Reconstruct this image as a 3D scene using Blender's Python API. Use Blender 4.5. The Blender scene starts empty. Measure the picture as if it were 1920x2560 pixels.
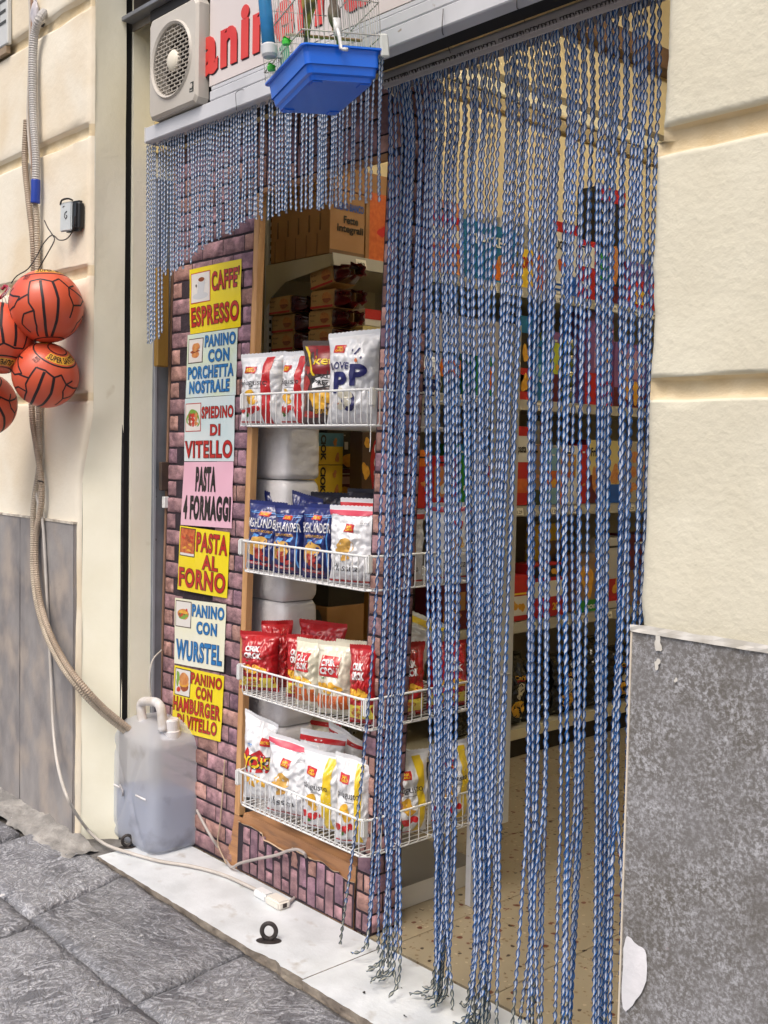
import bpy, bmesh, math, random
import numpy as np
from mathutils import Vector, Matrix, noise
random.seed(7)
SC = bpy.context.scene
COL = SC.collection
# ---------------------------------------------------------------- camera
FPX = 2685.96                       # focal length in pixels of the 1920 x 2560 photograph
RM = np.array([[0.67439035, 0.05482848, -0.73633653],
               [0.73809495, -0.02259474, 0.67431841],
               [0.02033452, -0.99824011, -0.0557063]])
EYE = np.array([0.0, 0.0, 1.5])
camd = bpy.data.cameras.new('camera'); cam = bpy.data.objects.new('camera', camd); COL.objects.link(cam)
camd.sensor_fit = 'VERTICAL'; camd.sensor_height = 36.0; camd.lens = 36.0 * FPX / 2560
camd.clip_start = 0.02; camd.clip_end = 500
_m = Matrix([[RM[i][0], -RM[i][1], -RM[i][2], EYE[i]] for i in range(3)] + [[0, 0, 0, 1]])
cam.matrix_world = _m
SC.camera = cam
SC.render.resolution_x = 768; SC.render.resolution_y = 1024
# ---------------------------------------------------------------- sky, sun, exposure
SUN_EL, SUN_AZ = math.radians(56), math.radians(160)      # azimuth measured like a compass from +Y
W = bpy.data.worlds.new('World'); SC.world = W; W.use_nodes = True
nt = W.node_tree; bg = nt.nodes['Background']
sky = nt.nodes.new('ShaderNodeTexSky'); sky.sky_type = 'NISHITA'; sky.sun_disc = False
sky.sun_elevation = SUN_EL; sky.sun_rotation = SUN_AZ
sky.air_density = 1.0; sky.dust_density = 6.0; sky.ozone_density = 1.0
nt.links.new(sky.outputs[0], bg.inputs[0]); bg.inputs[1].default_value = 0.15
sl = bpy.data.lights.new('sun', 'SUN'); sl.energy = 1.1; sl.angle = math.radians(24); sl.color = (1.0, 0.95, 0.88)
so = bpy.data.objects.new('sun', sl); COL.objects.link(so)
_d = Vector((math.sin(SUN_AZ) * math.cos(SUN_EL), math.cos(SUN_AZ) * math.cos(SUN_EL), math.sin(SUN_EL)))
so.rotation_euler = _d.to_track_quat('Z', 'Y').to_euler(); so.location = (0, -3, 8)
SC.view_settings.view_transform = 'Standard'; SC.view_settings.look = 'None'
SC.view_settings.exposure = 0.30; SC.view_settings.gamma = 1.0; SC.view_settings.use_curve_mapping = False
# ---------------------------------------------------------------- pixel -> place in the street
def ray(u, v): return RM @ np.array([u - 960, v - 1280, FPX])
def onX(u, v, x): r = ray(u, v); return Vector(EYE + (x - EYE[0]) / r[0] * r)
def onY(u, v, y): r = ray(u, v); return Vector(EYE + (y - EYE[1]) / r[1] * r)
def onZ(u, v, z): r = ray(u, v); return Vector(EYE + (z - EYE[2]) / r[2] * r)
# ---------------------------------------------------------------- helpers
def S(r, g, b):
    f = lambda c: ((c / 255) / 12.92 if c / 255 <= 0.04045 else ((c / 255 + 0.055) / 1.055) ** 2.4)
    return (f(r), f(g), f(b), 1)
MATS = {}
def M(name, c, c2=None, sc=6, rough=.55, bump=0, bsc=60, det=5, metal=0, rnd=0, contrast=(.35, .65), spec=.5, coord='Object', stretch=(1, 1, 1), c3=None, sc3=40, cut3=(.6, .66), coat=0, bdist=.01):
    """noise-mixed principled material: c and c2 are sRGB triples"""
    if name in MATS: return MATS[name]
    m = bpy.data.materials.new(name); m.use_nodes = True; MATS[name] = m
    n = m.node_tree.nodes; l = m.node_tree.links; p = n['Principled BSDF']
    p.inputs['Roughness'].default_value = rough; p.inputs['Metallic'].default_value = metal
    p.inputs['Specular IOR Level'].default_value = spec
    if coat: p.inputs['Coat Weight'].default_value = coat; p.inputs['Coat Roughness'].default_value = .15
    tc = n.new('ShaderNodeTexCoord'); mp = n.new('ShaderNodeMapping'); mp.inputs['Scale'].default_value = stretch
    l.new(tc.outputs[coord], mp.inputs[0])
    vec = mp.outputs[0]
    if rnd:
        oi = n.new('ShaderNodeObjectInfo'); ad = n.new('ShaderNodeVectorMath'); ad.operation = 'ADD'
        mu = n.new('ShaderNodeMath'); mu.operation = 'MULTIPLY'; mu.inputs[1].default_value = 37
        l.new(oi.outputs['Random'], mu.inputs[0]); l.new(vec, ad.inputs[0]); l.new(mu.outputs[0], ad.inputs[1]); vec = ad.outputs[0]
    out = None
    if c2 is not None:
        nz = n.new('ShaderNodeTexNoise'); nz.inputs['Scale'].default_value = sc; nz.inputs['Detail'].default_value = det
        l.new(vec, nz.inputs['Vector'])
        mr = n.new('ShaderNodeMapRange'); mr.inputs[1].default_value = contrast[0]; mr.inputs[2].default_value = contrast[1]
        l.new(nz.outputs[0], mr.inputs[0])
        mx = n.new('ShaderNodeMix'); mx.data_type = 'RGBA'; mx.inputs[6].default_value = S(*c); mx.inputs[7].default_value = S(*c2)
        l.new(mr.outputs[0], mx.inputs[0]); out = mx.outputs[2]
    if c3 is not None:
        nz3 = n.new('ShaderNodeTexNoise'); nz3.inputs['Scale'].default_value = sc3; nz3.inputs['Detail'].default_value = 3
        l.new(vec, nz3.inputs['Vector'])
        mr3 = n.new('ShaderNodeMapRange'); mr3.inputs[1].default_value = cut3[0]; mr3.inputs[2].default_value = cut3[1]
        l.new(nz3.outputs[0], mr3.inputs[0])
        mx3 = n.new('ShaderNodeMix'); mx3.data_type = 'RGBA'; mx3.inputs[7].default_value = S(*c3)
        if out is not None: l.new(out, mx3.inputs[6])
        else: mx3.inputs[6].default_value = S(*c)
        l.new(mr3.outputs[0], mx3.inputs[0]); out = mx3.outputs[2]
    if rnd:
        hs = n.new('ShaderNodeHueSaturation'); mr2 = n.new('ShaderNodeMapRange')
        mr2.inputs[3].default_value = 1 - rnd; mr2.inputs[4].default_value = 1 + rnd
        l.new(oi.outputs['Random'], mr2.inputs[0]); l.new(mr2.outputs[0], hs.inputs['Value'])
        if out is not None: l.new(out, hs.inputs['Color'])
        else: hs.inputs['Color'].default_value = S(*c)
        out = hs.outputs[0]
    if out is not None: l.new(out, p.inputs['Base Color'])
    else: p.inputs['Base Color'].default_value = S(*c)
    if bump:
        nb = n.new('ShaderNodeTexNoise'); nb.inputs['Scale'].default_value = bsc; nb.inputs['Detail'].default_value = 8
        nb.inputs['Roughness'].default_value = .6
        l.new(vec, nb.inputs['Vector']); bu = n.new('ShaderNodeBump'); bu.inputs['Strength'].default_value = bump; bu.inputs['Distance'].default_value = bdist
        l.new(nb.outputs[0], bu.inputs['Height']); l.new(bu.outputs[0], p.inputs['Normal'])
    return m
def link(o): COL.objects.link(o); return o
def thing(name, label, cat, loc=(0, 0, 0), group=None, rot=None):
    o = bpy.data.objects.new(name, None); o.empty_display_size = .05; link(o)
    o.location = loc; o['label'] = label; o['category'] = cat
    if group: o['group'] = group
    if rot: o.rotation_euler = rot
    return o
def tag(o, label, cat, group=None):
    o['label'] = label; o['category'] = cat
    if group: o['group'] = group
    return o
class B:
    """mesh buffer"""
    def __init__(s): s.v = []; s.f = []; s.mi = []; s.cur = 0; s.mats = []
    def use(s, m):
        if m not in s.mats: s.mats.append(m)
        s.cur = s.mats.index(m); return s
    def add(s, vs, fs, off=None):
        b = len(s.v)
        if off is not None: vs = [Vector(p) + Vector(off) for p in vs]
        s.v += [tuple(p) for p in vs]; s.f += [tuple(b + i for i in f) for f in fs]; s.mi += [s.cur] * len(fs); return s
    def box(s, x0, x1, y0, y1, z0, z1, T=None):
        vs = [Vector((x, y, z)) for z in (z0, z1) for y in (y0, y1) for x in (x0, x1)]
        if T: vs = [T(p) for p in vs]
        return s.add(vs, [(0, 2, 3, 1), (4, 5, 7, 6), (0, 1, 5, 4), (2, 6, 7, 3), (0, 4, 6, 2), (1, 3, 7, 5)])
    def tube(s, path, r, n=8, cap=True):
        P = [Vector(p) for p in path]; k = len(P); rs = r if hasattr(r, '__len__') else [r] * k
        t = (P[1] - P[0]).normalized(); up = Vector((0, 0, 1)) if abs(t.z) < .9 else Vector((1, 0, 0))
        e1 = t.cross(up).normalized(); vs = []
        for i in range(k):
            t = ((P[min(i + 1, k - 1)] - P[max(i - 1, 0)])).normalized()
            e1 = (e1 - t * e1.dot(t)).normalized(); e2 = t.cross(e1)
            for j in range(n):
                a = 2 * math.pi * j / n; vs.append(P[i] + (e1 * math.cos(a) + e2 * math.sin(a)) * rs[i])
        fs = [(i * n + j, i * n + (j + 1) % n, (i + 1) * n + (j + 1) % n, (i + 1) * n + j) for i in range(k - 1) for j in range(n)]
        if cap: fs += [tuple(range(n))[::-1], tuple(range((k - 1) * n, k * n))]
        return s.add(vs, fs)
    def cyl(s, p0, p1, r, n=16, r1=None): return s.tube([p0, p1], [r, r if r1 is None else r1], n)
    def lathe(s, prof, c=(0, 0, 0), n=24, T=None):
        vs = []
        for r, z in prof:
            for j in range(n):
                a = 2 * math.pi * j / n; p = Vector((r * math.cos(a), r * math.sin(a), z)); vs.append((T @ p if T else p) + Vector(c))
        fs = [(i * n + j, i * n + (j + 1) % n, (i + 1) * n + (j + 1) % n, (i + 1) * n + j) for i in range(len(prof) - 1) for j in range(n)]
        return s.add(vs, fs)
    def grid(s, fn, nu, nv, flip=False):
        vs = [fn(i / nu, j / nv) for j in range(nv + 1) for i in range(nu + 1)]; w = nu + 1
        fs = [(j * w + i, j * w + i + 1, (j + 1) * w + i + 1, (j + 1) * w + i) for j in range(nv) for i in range(nu)]
        if flip: fs = [f[::-1] for f in fs]
        return s.add(vs, fs)
    def sphere(s, c, r, n=16, m=10, sq=(1, 1, 1)):
        c = Vector(c)
        return s.grid(lambda a, b: c + Vector((sq[0] * r * math.cos(2 * math.pi * a) * math.sin(math.pi * b), sq[1] * r * math.sin(2 * math.pi * a) * math.sin(math.pi * b), -sq[2] * r * math.cos(math.pi * b))), n, m)
    def build(s, name, mat=None, parent=None, smooth=False, bevel=0, seg=1, label=None, org=None):
        me = bpy.data.meshes.new(name)
        o0 = Vector(org) if org else None
        vs = s.v if o0 is None else [tuple(Vector(p) - o0) for p in s.v]
        me.from_pydata(vs, [], s.f)
        ms = s.mats if s.mats else [mat]
        for m in ms: me.materials.append(m)
        if s.mats: me.polygons.foreach_set('material_index', s.mi)
        if bevel:
            bm = bmesh.new(); bm.from_mesh(me)
            es = [e for e in bm.edges if len(e.link_faces) == 2 and e.calc_face_angle(0) > .6]
            bmesh.ops.bevel(bm, geom=es, offset=bevel, segments=seg, affect='EDGES', clamp_overlap=True); bm.to_mesh(me); bm.free()
        if smooth: me.polygons.foreach_set('use_smooth', [True] * len(me.polygons))
        me.update()
        o = bpy.data.objects.new(name, me); link(o)
        if o0 is not None: o.location = o0
        if parent: o.parent = parent
        if label: o['label'] = label
        return o
def inst(src, parent, loc, name=None):
    c = src.copy(); COL.objects.link(c); c.parent = parent; c.location = loc
    return c
# text as meshes that can be bent onto any surface
TX = {}
def text_mesh(s, bold=0.0, spacing=1.0, cuts=0):
    k = (s, bold, spacing, cuts)
    if k in TX: return TX[k]
    cu = bpy.data.curves.new('lettering', 'FONT'); cu.body = s; cu.size = 1; cu.offset = bold; cu.space_character = spacing; cu.resolution_u = 4; cu.fill_mode = 'FRONT'
    ob = bpy.data.objects.new('lettering_tmp', cu); COL.objects.link(ob)
    bpy.context.view_layer.update()
    me = bpy.data.meshes.new_from_object(ob)
    COL.objects.unlink(ob); bpy.data.objects.remove(ob); bpy.data.curves.remove(cu)
    vs = [(v.co.x, v.co.y) for v in me.vertices]; fs = [tuple(p.vertices) for p in me.polygons]
    if cuts:
        bm = bmesh.new(); bm.from_mesh(me); X = [v.co.x for v in bm.verts]; Y = [v.co.y for v in bm.verts]; xa, xb, ya, yb = min(X), max(X), min(Y), max(Y)
        n1 = max(4, int(cuts * len(s))); 
        for q in range(1, n1): bmesh.ops.bisect_plane(bm, geom=bm.verts[:] + bm.edges[:] + bm.faces[:], plane_co=(xa + (xb - xa) * q / n1, 0, 0), plane_no=(1, 0, 0))
        for q in range(1, 4): bmesh.ops.bisect_plane(bm, geom=bm.verts[:] + bm.edges[:] + bm.faces[:], plane_co=(0, ya + (yb - ya) * q / 4, 0), plane_no=(0, 1, 0))
        bm.verts.ensure_lookup_table(); bm.verts.index_update(); vs = [(v.co.x, v.co.y) for v in bm.verts]; fs = [tuple(v.index for v in f.verts) for f in bm.faces]; bm.free()
    bpy.data.meshes.remove(me)
    xs = [p[0] for p in vs]; ys = [p[1] for p in vs]; x0, x1, y0, y1 = min(xs), max(xs), min(ys), max(ys)
    vs = [((x - x0) / (x1 - x0), (y - y0) / (y1 - y0)) for x, y in vs]
    TX[k] = (vs, fs, (x1 - x0) / (y1 - y0)); return TX[k]
def put_text(b, s, fn, a0, a1, b0, b1, bold=.02, lift=.001, slant=0, spacing=1.0, arc=0, cuts=0):
    """writes s into the box a0..a1, b0..b1 of the surface fn(a, b, lift)"""
    vs, fs, asp = text_mesh(s, bold, spacing, cuts or getattr(b, 'cuts', 0))
    b.add([fn(a0 + (x + slant * y) * (a1 - a0), b0 + (y + arc * (.25 - (x - .5) ** 2)) * (b1 - b0), lift) for x, y in vs], fs)
def put_rect(b, fn, a0, a1, b0, b1, lift=.0006, n=6, m=6, skew=0):
    b.grid(lambda i, j: fn(a0 + (a1 - a0) * i + skew * j, b0 + (b1 - b0) * j, lift), n, m)
def put_quad(b, fn, q, lift=.0006, n=6, m=6):
    b.grid(lambda i, j: fn(*[(1 - j) * ((1 - i) * q[0][k] + i * q[1][k]) + j * ((1 - i) * q[3][k] + i * q[2][k]) for k in (0, 1)], lift), n, m)
def put_blob(b, fn, ca, cb, ra, rb, lift=.0008, wob=.12, rot=0, seed=0, n=20):
    rr = random.Random(seed + int(ca * 977) + int(cb * 3331)); ph = [rr.uniform(0, 6.28) for _ in range(3)]
    def q(t, k):
        r = (1 + wob * math.sin(2 * t + ph[0]) + wob * .7 * math.sin(3 * t + ph[1]) + wob * .4 * math.sin(5 * t + ph[2])) * k
        x, y = math.cos(t) * r, math.sin(t) * r; x, y = x * math.cos(rot) - y * math.sin(rot), x * math.sin(rot) + y * math.cos(rot)
        return fn(ca + x * ra, cb + y * rb, lift)
    vs = [fn(ca, cb, lift)] + [q(2 * math.pi * j / n, k) for k in (.5, 1) for j in range(n)]
    fs = [(0, 1 + j, 1 + (j + 1) % n) for j in range(n)] + [(1 + j, 1 + n + j, 1 + n + (j + 1) % n, 1 + (j + 1) % n) for j in range(n)]
    b.add(vs, fs)
def spline(pts, n):
    """Catmull-Rom through pts, n samples per span"""
    P = [Vector(p) for p in pts]; P = [P[0] * 2 - P[1]] + P + [P[-1] * 2 - P[-2]]; out = []
    for i in range(1, len(P) - 2):
        for k in range(n):
            t = k / n; a, b_, c, d = P[i - 1], P[i], P[i + 1], P[i + 2]
            out.append(.5 * ((2 * b_) + (c - a) * t + (2 * a - 5 * b_ + 4 * c - d) * t * t + (3 * b_ - a - 3 * c + d) * t ** 3))
    out.append(P[-2]); return out
def resample(P, ds):
    out = [P[0]]; acc = 0
    for a, b_ in zip(P[:-1], P[1:]):
        L = (b_ - a).length
        if L == 0: continue
        p = ds - acc
        while p <= L: out.append(a + (b_ - a) * (p / L)); p += ds
        acc = (acc + L) % ds
    return out
# ================================================================ materials of the setting
WY = 1.87                                        # plane of the facade
def wave_stone(name, base, light, dark):
    m = bpy.data.materials.new(name); m.use_nodes = True; n = m.node_tree.nodes; l = m.node_tree.links; p = n['Principled BSDF']
    tc = n.new('ShaderNodeTexCoord'); oi = n.new('ShaderNodeObjectInfo')
    def mapped(rz, st):
        mp = n.new('ShaderNodeMapping'); l.new(tc.outputs['Object'], mp.inputs[0]); mp.inputs['Scale'].default_value = st; mp.vector_type = 'TEXTURE'
        cx = n.new('ShaderNodeCombineXYZ'); mu = n.new('ShaderNodeMath'); mu.operation = 'MULTIPLY_ADD'; mu.inputs[1].default_value = 1.6; mu.inputs[2].default_value = rz
        l.new(oi.outputs['Random'], mu.inputs[0]); l.new(mu.outputs[0], cx.inputs[2]); l.new(cx.outputs[0], mp.inputs['Rotation'])
        c2 = n.new('ShaderNodeCombineXYZ'); m2 = n.new('ShaderNodeMath'); m2.operation = 'MULTIPLY'; m2.inputs[1].default_value = 11; l.new(oi.outputs['Random'], m2.inputs[0]); l.new(m2.outputs[0], c2.inputs[0]); l.new(c2.outputs[0], mp.inputs['Location'])
        return mp.outputs[0]
    def ridge(vec, sc, w, dist):
        nz = n.new('ShaderNodeTexNoise'); nz.inputs['Scale'].default_value = sc; nz.inputs['Detail'].default_value = 3; nz.inputs['Roughness'].default_value = .55; nz.inputs['Distortion'].default_value = dist; l.new(vec, nz.inputs['Vector'])
        sb = n.new('ShaderNodeMath'); sb.operation = 'SUBTRACT'; sb.inputs[1].default_value = .5; l.new(nz.outputs[0], sb.inputs[0])
        ab = n.new('ShaderNodeMath'); ab.operation = 'ABSOLUTE'; l.new(sb.outputs[0], ab.inputs[0])
        mr = n.new('ShaderNodeMapRange'); mr.inputs[1].default_value = 0; mr.inputs[2].default_value = w; mr.inputs[3].default_value = 1; mr.inputs[4].default_value = 0; l.new(ab.outputs[0], mr.inputs[0]); return mr.outputs[0], nz.outputs[0]
    v1 = mapped(.2, (1.9, .8, 1)); v2 = mapped(1.3, (1.4, .9, 1))
    r1, h1 = ridge(v1, 17, .055, 1.0); r2, h2 = ridge(v2, 24, .05, 1.6)
    big = n.new('ShaderNodeTexNoise'); big.inputs['Scale'].default_value = 5; big.inputs['Detail'].default_value = 5; l.new(tc.outputs['Object'], big.inputs['Vector'])
    fine = n.new('ShaderNodeTexNoise'); fine.inputs['Scale'].default_value = 120; fine.inputs['Detail'].default_value = 6; l.new(tc.outputs['Object'], fine.inputs['Vector'])
    bm_ = n.new('ShaderNodeMapRange'); bm_.inputs[1].default_value = .38; bm_.inputs[2].default_value = .62; l.new(big.outputs[0], bm_.inputs[0])
    k = n.new('ShaderNodeMix'); l.new(bm_.outputs[0], k.inputs[0]); l.new(r1, k.inputs[2]); l.new(r2, k.inputs[3])
    fm = n.new('ShaderNodeMapRange'); fm.inputs[1].default_value = .34; fm.inputs[2].default_value = .56; l.new(fine.outputs[0], fm.inputs[0])
    kk = n.new('ShaderNodeMath'); kk.operation = 'MULTIPLY'; l.new(k.outputs[0], kk.inputs[0]); l.new(fm.outputs[0], kk.inputs[1])
    mx = n.new('ShaderNodeMix'); mx.data_type = 'RGBA'; mx.inputs[6].default_value = S(*dark); mx.inputs[7].default_value = S(*base); l.new(bm_.outputs[0], mx.inputs[0])
    mx2 = n.new('ShaderNodeMix'); mx2.data_type = 'RGBA'; mx2.inputs[7].default_value = S(*light); l.new(mx.outputs[2], mx2.inputs[6]); l.new(kk.outputs[0], mx2.inputs[0])
    hs = n.new('ShaderNodeHueSaturation'); mr4 = n.new('ShaderNodeMapRange'); mr4.inputs[3].default_value = .86; mr4.inputs[4].default_value = 1.14
    l.new(oi.outputs['Random'], mr4.inputs[0]); l.new(mr4.outputs[0], hs.inputs['Value']); l.new(mx2.outputs[2], hs.inputs['Color']); l.new(hs.outputs[0], p.inputs['Base Color'])
    ad = n.new('ShaderNodeMath'); ad.operation = 'ADD'; l.new(h1, ad.inputs[0]); l.new(h2, ad.inputs[1]); a2 = n.new('ShaderNodeMath'); a2.operation = 'MULTIPLY_ADD'; a2.inputs[1].default_value = .25; l.new(fine.outputs[0], a2.inputs[0]); l.new(ad.outputs[0], a2.inputs[2])
    bu = n.new('ShaderNodeBump'); bu.inputs['Strength'].default_value = .9; bu.inputs['Distance'].default_value = .016; l.new(a2.outputs[0], bu.inputs['Height']); l.new(bu.outputs[0], p.inputs['Normal'])
    p.inputs['Roughness'].default_value = .42
    return m
def speckle(name, base, dark, light, sc=160, patch=3.5):
    m = bpy.data.materials.new(name); m.use_nodes = True; n = m.node_tree.nodes; l = m.node_tree.links; p = n['Principled BSDF']
    tc = n.new('ShaderNodeTexCoord')
    vo = n.new('ShaderNodeTexNoise'); vo.inputs['Scale'].default_value = sc; vo.inputs['Detail'].default_value = 5; vo.inputs['Roughness'].default_value = .7; vo.inputs['Distortion'].default_value = .35; l.new(tc.outputs['Object'], vo.inputs['Vector'])
    nz = n.new('ShaderNodeTexNoise'); nz.inputs['Scale'].default_value = patch; nz.inputs['Detail'].default_value = 6; l.new(tc.outputs['Object'], nz.inputs['Vector'])
    mr = n.new('ShaderNodeMapRange'); mr.inputs[1].default_value = .44; mr.inputs[2].default_value = .68; l.new(vo.outputs[0], mr.inputs[0])
    nb = n.new('ShaderNodeTexNoise'); nb.inputs['Scale'].default_value = 11; nb.inputs['Detail'].default_value = 7; nb.inputs['Roughness'].default_value = .7; l.new(tc.outputs['Object'], nb.inputs['Vector']); mb = n.new('ShaderNodeMapRange'); mb.inputs[1].default_value = .36; mb.inputs[2].default_value = .62; mb.inputs[3].default_value = .3; mb.inputs[4].default_value = 1; l.new(nb.outputs[0], mb.inputs[0])
    mrp = n.new('ShaderNodeMapRange'); mrp.inputs[1].default_value = .35; mrp.inputs[2].default_value = .65; l.new(nz.outputs[0], mrp.inputs[0])
    mx = n.new('ShaderNodeMix'); mx.data_type = 'RGBA'; mx.inputs[6].default_value = S(*base); mx.inputs[7].default_value = S(*dark); l.new(mrp.outputs[0], mx.inputs[0]); nz.inputs['Roughness'].default_value = .7
    mu = n.new('ShaderNodeMath'); mu.operation = 'MULTIPLY'; l.new(mb.outputs[0], mu.inputs[1]); l.new(mr.outputs[0], mu.inputs[0])
    mx2 = n.new('ShaderNodeMix'); mx2.data_type = 'RGBA'; mx2.inputs[7].default_value = S(*light); l.new(mx.outputs[2], mx2.inputs[6]); l.new(mu.outputs[0], mx2.inputs[0]); l.new(mx2.outputs[2], p.inputs['Base Color'])
    bu = n.new('ShaderNodeBump'); bu.inputs['Strength'].default_value = .25; bu.inputs['Distance'].default_value = .002; l.new(vo.outputs[0], bu.inputs['Height']); l.new(bu.outputs[0], p.inputs['Normal'])
    p.inputs['Roughness'].default_value = .55
    return m
def terrazzo(name, base, c2):
    m = bpy.data.materials.new(name); m.use_nodes = True; n = m.node_tree.nodes; l = m.node_tree.links; p = n['Principled BSDF']
    tc = n.new('ShaderNodeTexCoord'); ge = n.new('ShaderNodeNewGeometry')
    nd = n.new('ShaderNodeTexNoise'); nd.inputs['Scale'].default_value = 40; l.new(ge.outputs['Position'], nd.inputs['Vector'])
    va = n.new('ShaderNodeVectorMath'); va.operation = 'MULTIPLY_ADD'; va.inputs[1].default_value = (.02, .02, .02); l.new(nd.outputs[1], va.inputs[0]); l.new(ge.outputs['Position'], va.inputs[2])
    out = None
    nz = n.new('ShaderNodeTexNoise'); nz.inputs['Scale'].default_value = 5; nz.inputs['Detail'].default_value = 8; l.new(ge.outputs['Position'], nz.inputs['Vector'])
    mx = n.new('ShaderNodeMix'); mx.data_type = 'RGBA'; mx.inputs[6].default_value = S(*base); mx.inputs[7].default_value = S(*c2); l.new(nz.outputs[0], mx.inputs[0]); out = mx.outputs[2]
    for sc, thr, rth, colr in ((24, .24, .70, (104, 56, 38)), (30, .22, .74, (58, 44, 36)), (60, .3, .72, (128, 108, 80)), (48, .26, .80, (182, 166, 140))):
        v = n.new('ShaderNodeTexVoronoi'); v.inputs['Scale'].default_value = sc; l.new(va.outputs[0], v.inputs['Vector'])
        lt = n.new('ShaderNodeMath'); lt.operation = 'LESS_THAN'; lt.inputs[1].default_value = thr; l.new(v.outputs['Distance'], lt.inputs[0])
        sp = n.new('ShaderNodeSeparateColor'); l.new(v.outputs['Color'], sp.inputs[0]); gt = n.new('ShaderNodeMath'); gt.operation = 'GREATER_THAN'; gt.inputs[1].default_value = rth; l.new(sp.outputs[0], gt.inputs[0])
        mu = n.new('ShaderNodeMath'); mu.operation = 'MULTIPLY'; l.new(lt.outputs[0], mu.inputs[0]); l.new(gt.outputs[0], mu.inputs[1])
        k = n.new('ShaderNodeMix'); k.data_type = 'RGBA'; k.inputs[7].default_value = S(*colr); l.new(out, k.inputs[6]); l.new(mu.outputs[0], k.inputs[0]); out = k.outputs[2]
    l.new(out, p.inputs['Base Color']); p.inputs['Roughness'].default_value = .38
    return m
plL = M('plaster_left', (224, 214, 194), (218, 204, 178), sc=3, rough=.8, bump=.35, bsc=35, c3=(230, 224, 208), sc3=2.2, cut3=(.45, .62), bdist=.006)
plJ = M('plaster_jamb', (240, 238, 220), (232, 229, 208), sc=4, rough=.75, bump=.3, bsc=40, c3=(178, 160, 120), sc3=6, cut3=(.68, .8), bdist=.005)
plR = M('plaster_right', (216, 212, 193), (208, 203, 183), sc=5, rough=.8, bump=.5, bsc=46, c3=(196, 188, 168), sc3=9, cut3=(.66, .80), bdist=.006)
ochre = M('groove_ochre', (200, 180, 142), (214, 200, 170), sc=9, rough=.85, bump=.4, bsc=40)
dado_l = M('stone_left', (150, 147, 146), (120, 117, 118), sc=5, rough=.6, bump=.3, bsc=30, c3=(165, 155, 146), sc3=7, cut3=(.45, .7), stretch=(1.2, 1, .8))
dado_r = speckle('stone_right', (120, 119, 120), (94, 90, 84), (190, 192, 198), sc=140)
lava = wave_stone('lava_stone', (126, 127, 131), (188, 190, 196), (94, 95, 100))
mortar = M('mortar', (120, 116, 110), (80, 77, 74), sc=20, rough=.9, bump=.8, bsc=50)
marble = M('marble', (214, 219, 223), (192, 197, 200), sc=7, rough=.4, bump=.2, bsc=60, c3=(160, 154, 144), sc3=13, cut3=(.60, .80), det=9)
marble_edge = M('marble_edge', (170, 160, 146), (124, 114, 104), sc=14, rough=.85, bump=.8, bsc=60)
black = M('black_gap', (12, 12, 13), rough=.8)
steel = M('grey_metal', (128, 132, 140), (108, 111, 118), sc=7, rough=.45, metal=.2, bump=.1, bsc=30)
dark_iron = M('dark_iron', (46, 43, 43), (66, 60, 58), sc=20, rough=.5, metal=.4, bump=.3, bsc=90)
white_metal = M('white_metal', (203, 205, 210), (190, 192, 197), sc=5, rough=.35, c3=(150, 142, 132), sc3=26, cut3=(.7, .74))
white_paint = M('white_enamel', (222, 224, 224), rough=.3, coat=.3)
wall_in = M('interior_plaster', (222, 208, 172), (214, 198, 160), sc=2, rough=.85)
floor_mat = terrazzo('terrazzo', (166, 155, 132), (146, 134, 110))

# ---------------------------------------------------------------- street
def gz(x): return -0.012 * (x + 3.55)
b = B(); b.grid(lambda i, j: Vector((-40 + 80 * i, -40 + 41.95 * j, gz(-40 + 80 * i) - .03 if abs(-40 + 80 * i) < 7 else -.03 - .035 * (math.copysign(7, -40 + 80 * i) + 3.55))), 80, 10)
street = b.build('street', mortar); street['kind'] = 'structure'
def slab(xa, xb, ya, yb, dx0=0, dx1=0):
    """one chiselled lava paving slab; dx0/dx1 skew its ends"""
    r = random.Random(int((xa + 20) * 100) + int(yb * 1000)); ox, oy = (xa + xb) / 2, (ya + yb) / 2
    nu, nv = 26, 14; g = .0035
    def fn(i, j):
        x = (xa + g + dx0 * (j - .5)) * (1 - i) + (xb - g + dx1 * (j - .5)) * i; y = ya + g + (yb - ya - 2 * g) * j
        e = min(i, 1 - i) * (xb - xa); f = min(j, 1 - j) * (yb - ya); k = min(e, f)
        z = -.011 * math.exp(-k / .006)
        x += .007 * noise.noise(Vector((x * 9, y * 9, 3))); y += .007 * noise.noise(Vector((x * 9, y * 9, 8)))
        z += .004 * noise.noise(Vector((x * 6, y * 6, 0))) + .0016 * noise.noise(Vector((x * 45, y * 45, 0)))
        return Vector((x - ox, y - oy, z + gz(x)))
    bb = B(); bb.grid(fn, nu, nv)
    # sides down to the bed
    base = len(bb.v); ring = [i for i in range(nu + 1)] + [(j) * (nu + 1) + nu for j in range(1, nv + 1)] + [nv * (nu + 1) + i for i in range(nu - 1, -1, -1)] + [j * (nu + 1) for j in range(nv - 1, 0, -1)]
    low = [(bb.v[i][0], bb.v[i][1], bb.v[i][2] - .04) for i in ring]; m_ = len(ring)
    bb.add(low, []); bb.f += [(ring[(k + 1) % m_], ring[k], base + k, base + (k + 1) % m_) for k in range(m_)]; bb.mi += [0] * m_
    o = bb.build('paving_slab', lava, street, smooth=True); o.location = (ox, oy, 0); return o
for xa, xb, d0, d1 in ((-6.2, -5.15, 0, 0), (-5.15, -4.42, 0, -.02), (-4.42, -3.9, -.02, -.1), (-3.9, -3.285, -.1, -.12), (-3.285, -2.575, -.12, -.05), (-2.575, -1.95, -.05, 0), (-1.95, -1.3, 0, 0), (-1.3, -.6, 0, 0), (-.6, .2, 0, 0)):
    slab(xa, xb, 1.45, 1.853 if xa > -3.95 else 1.745, d0, d1)
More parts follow.
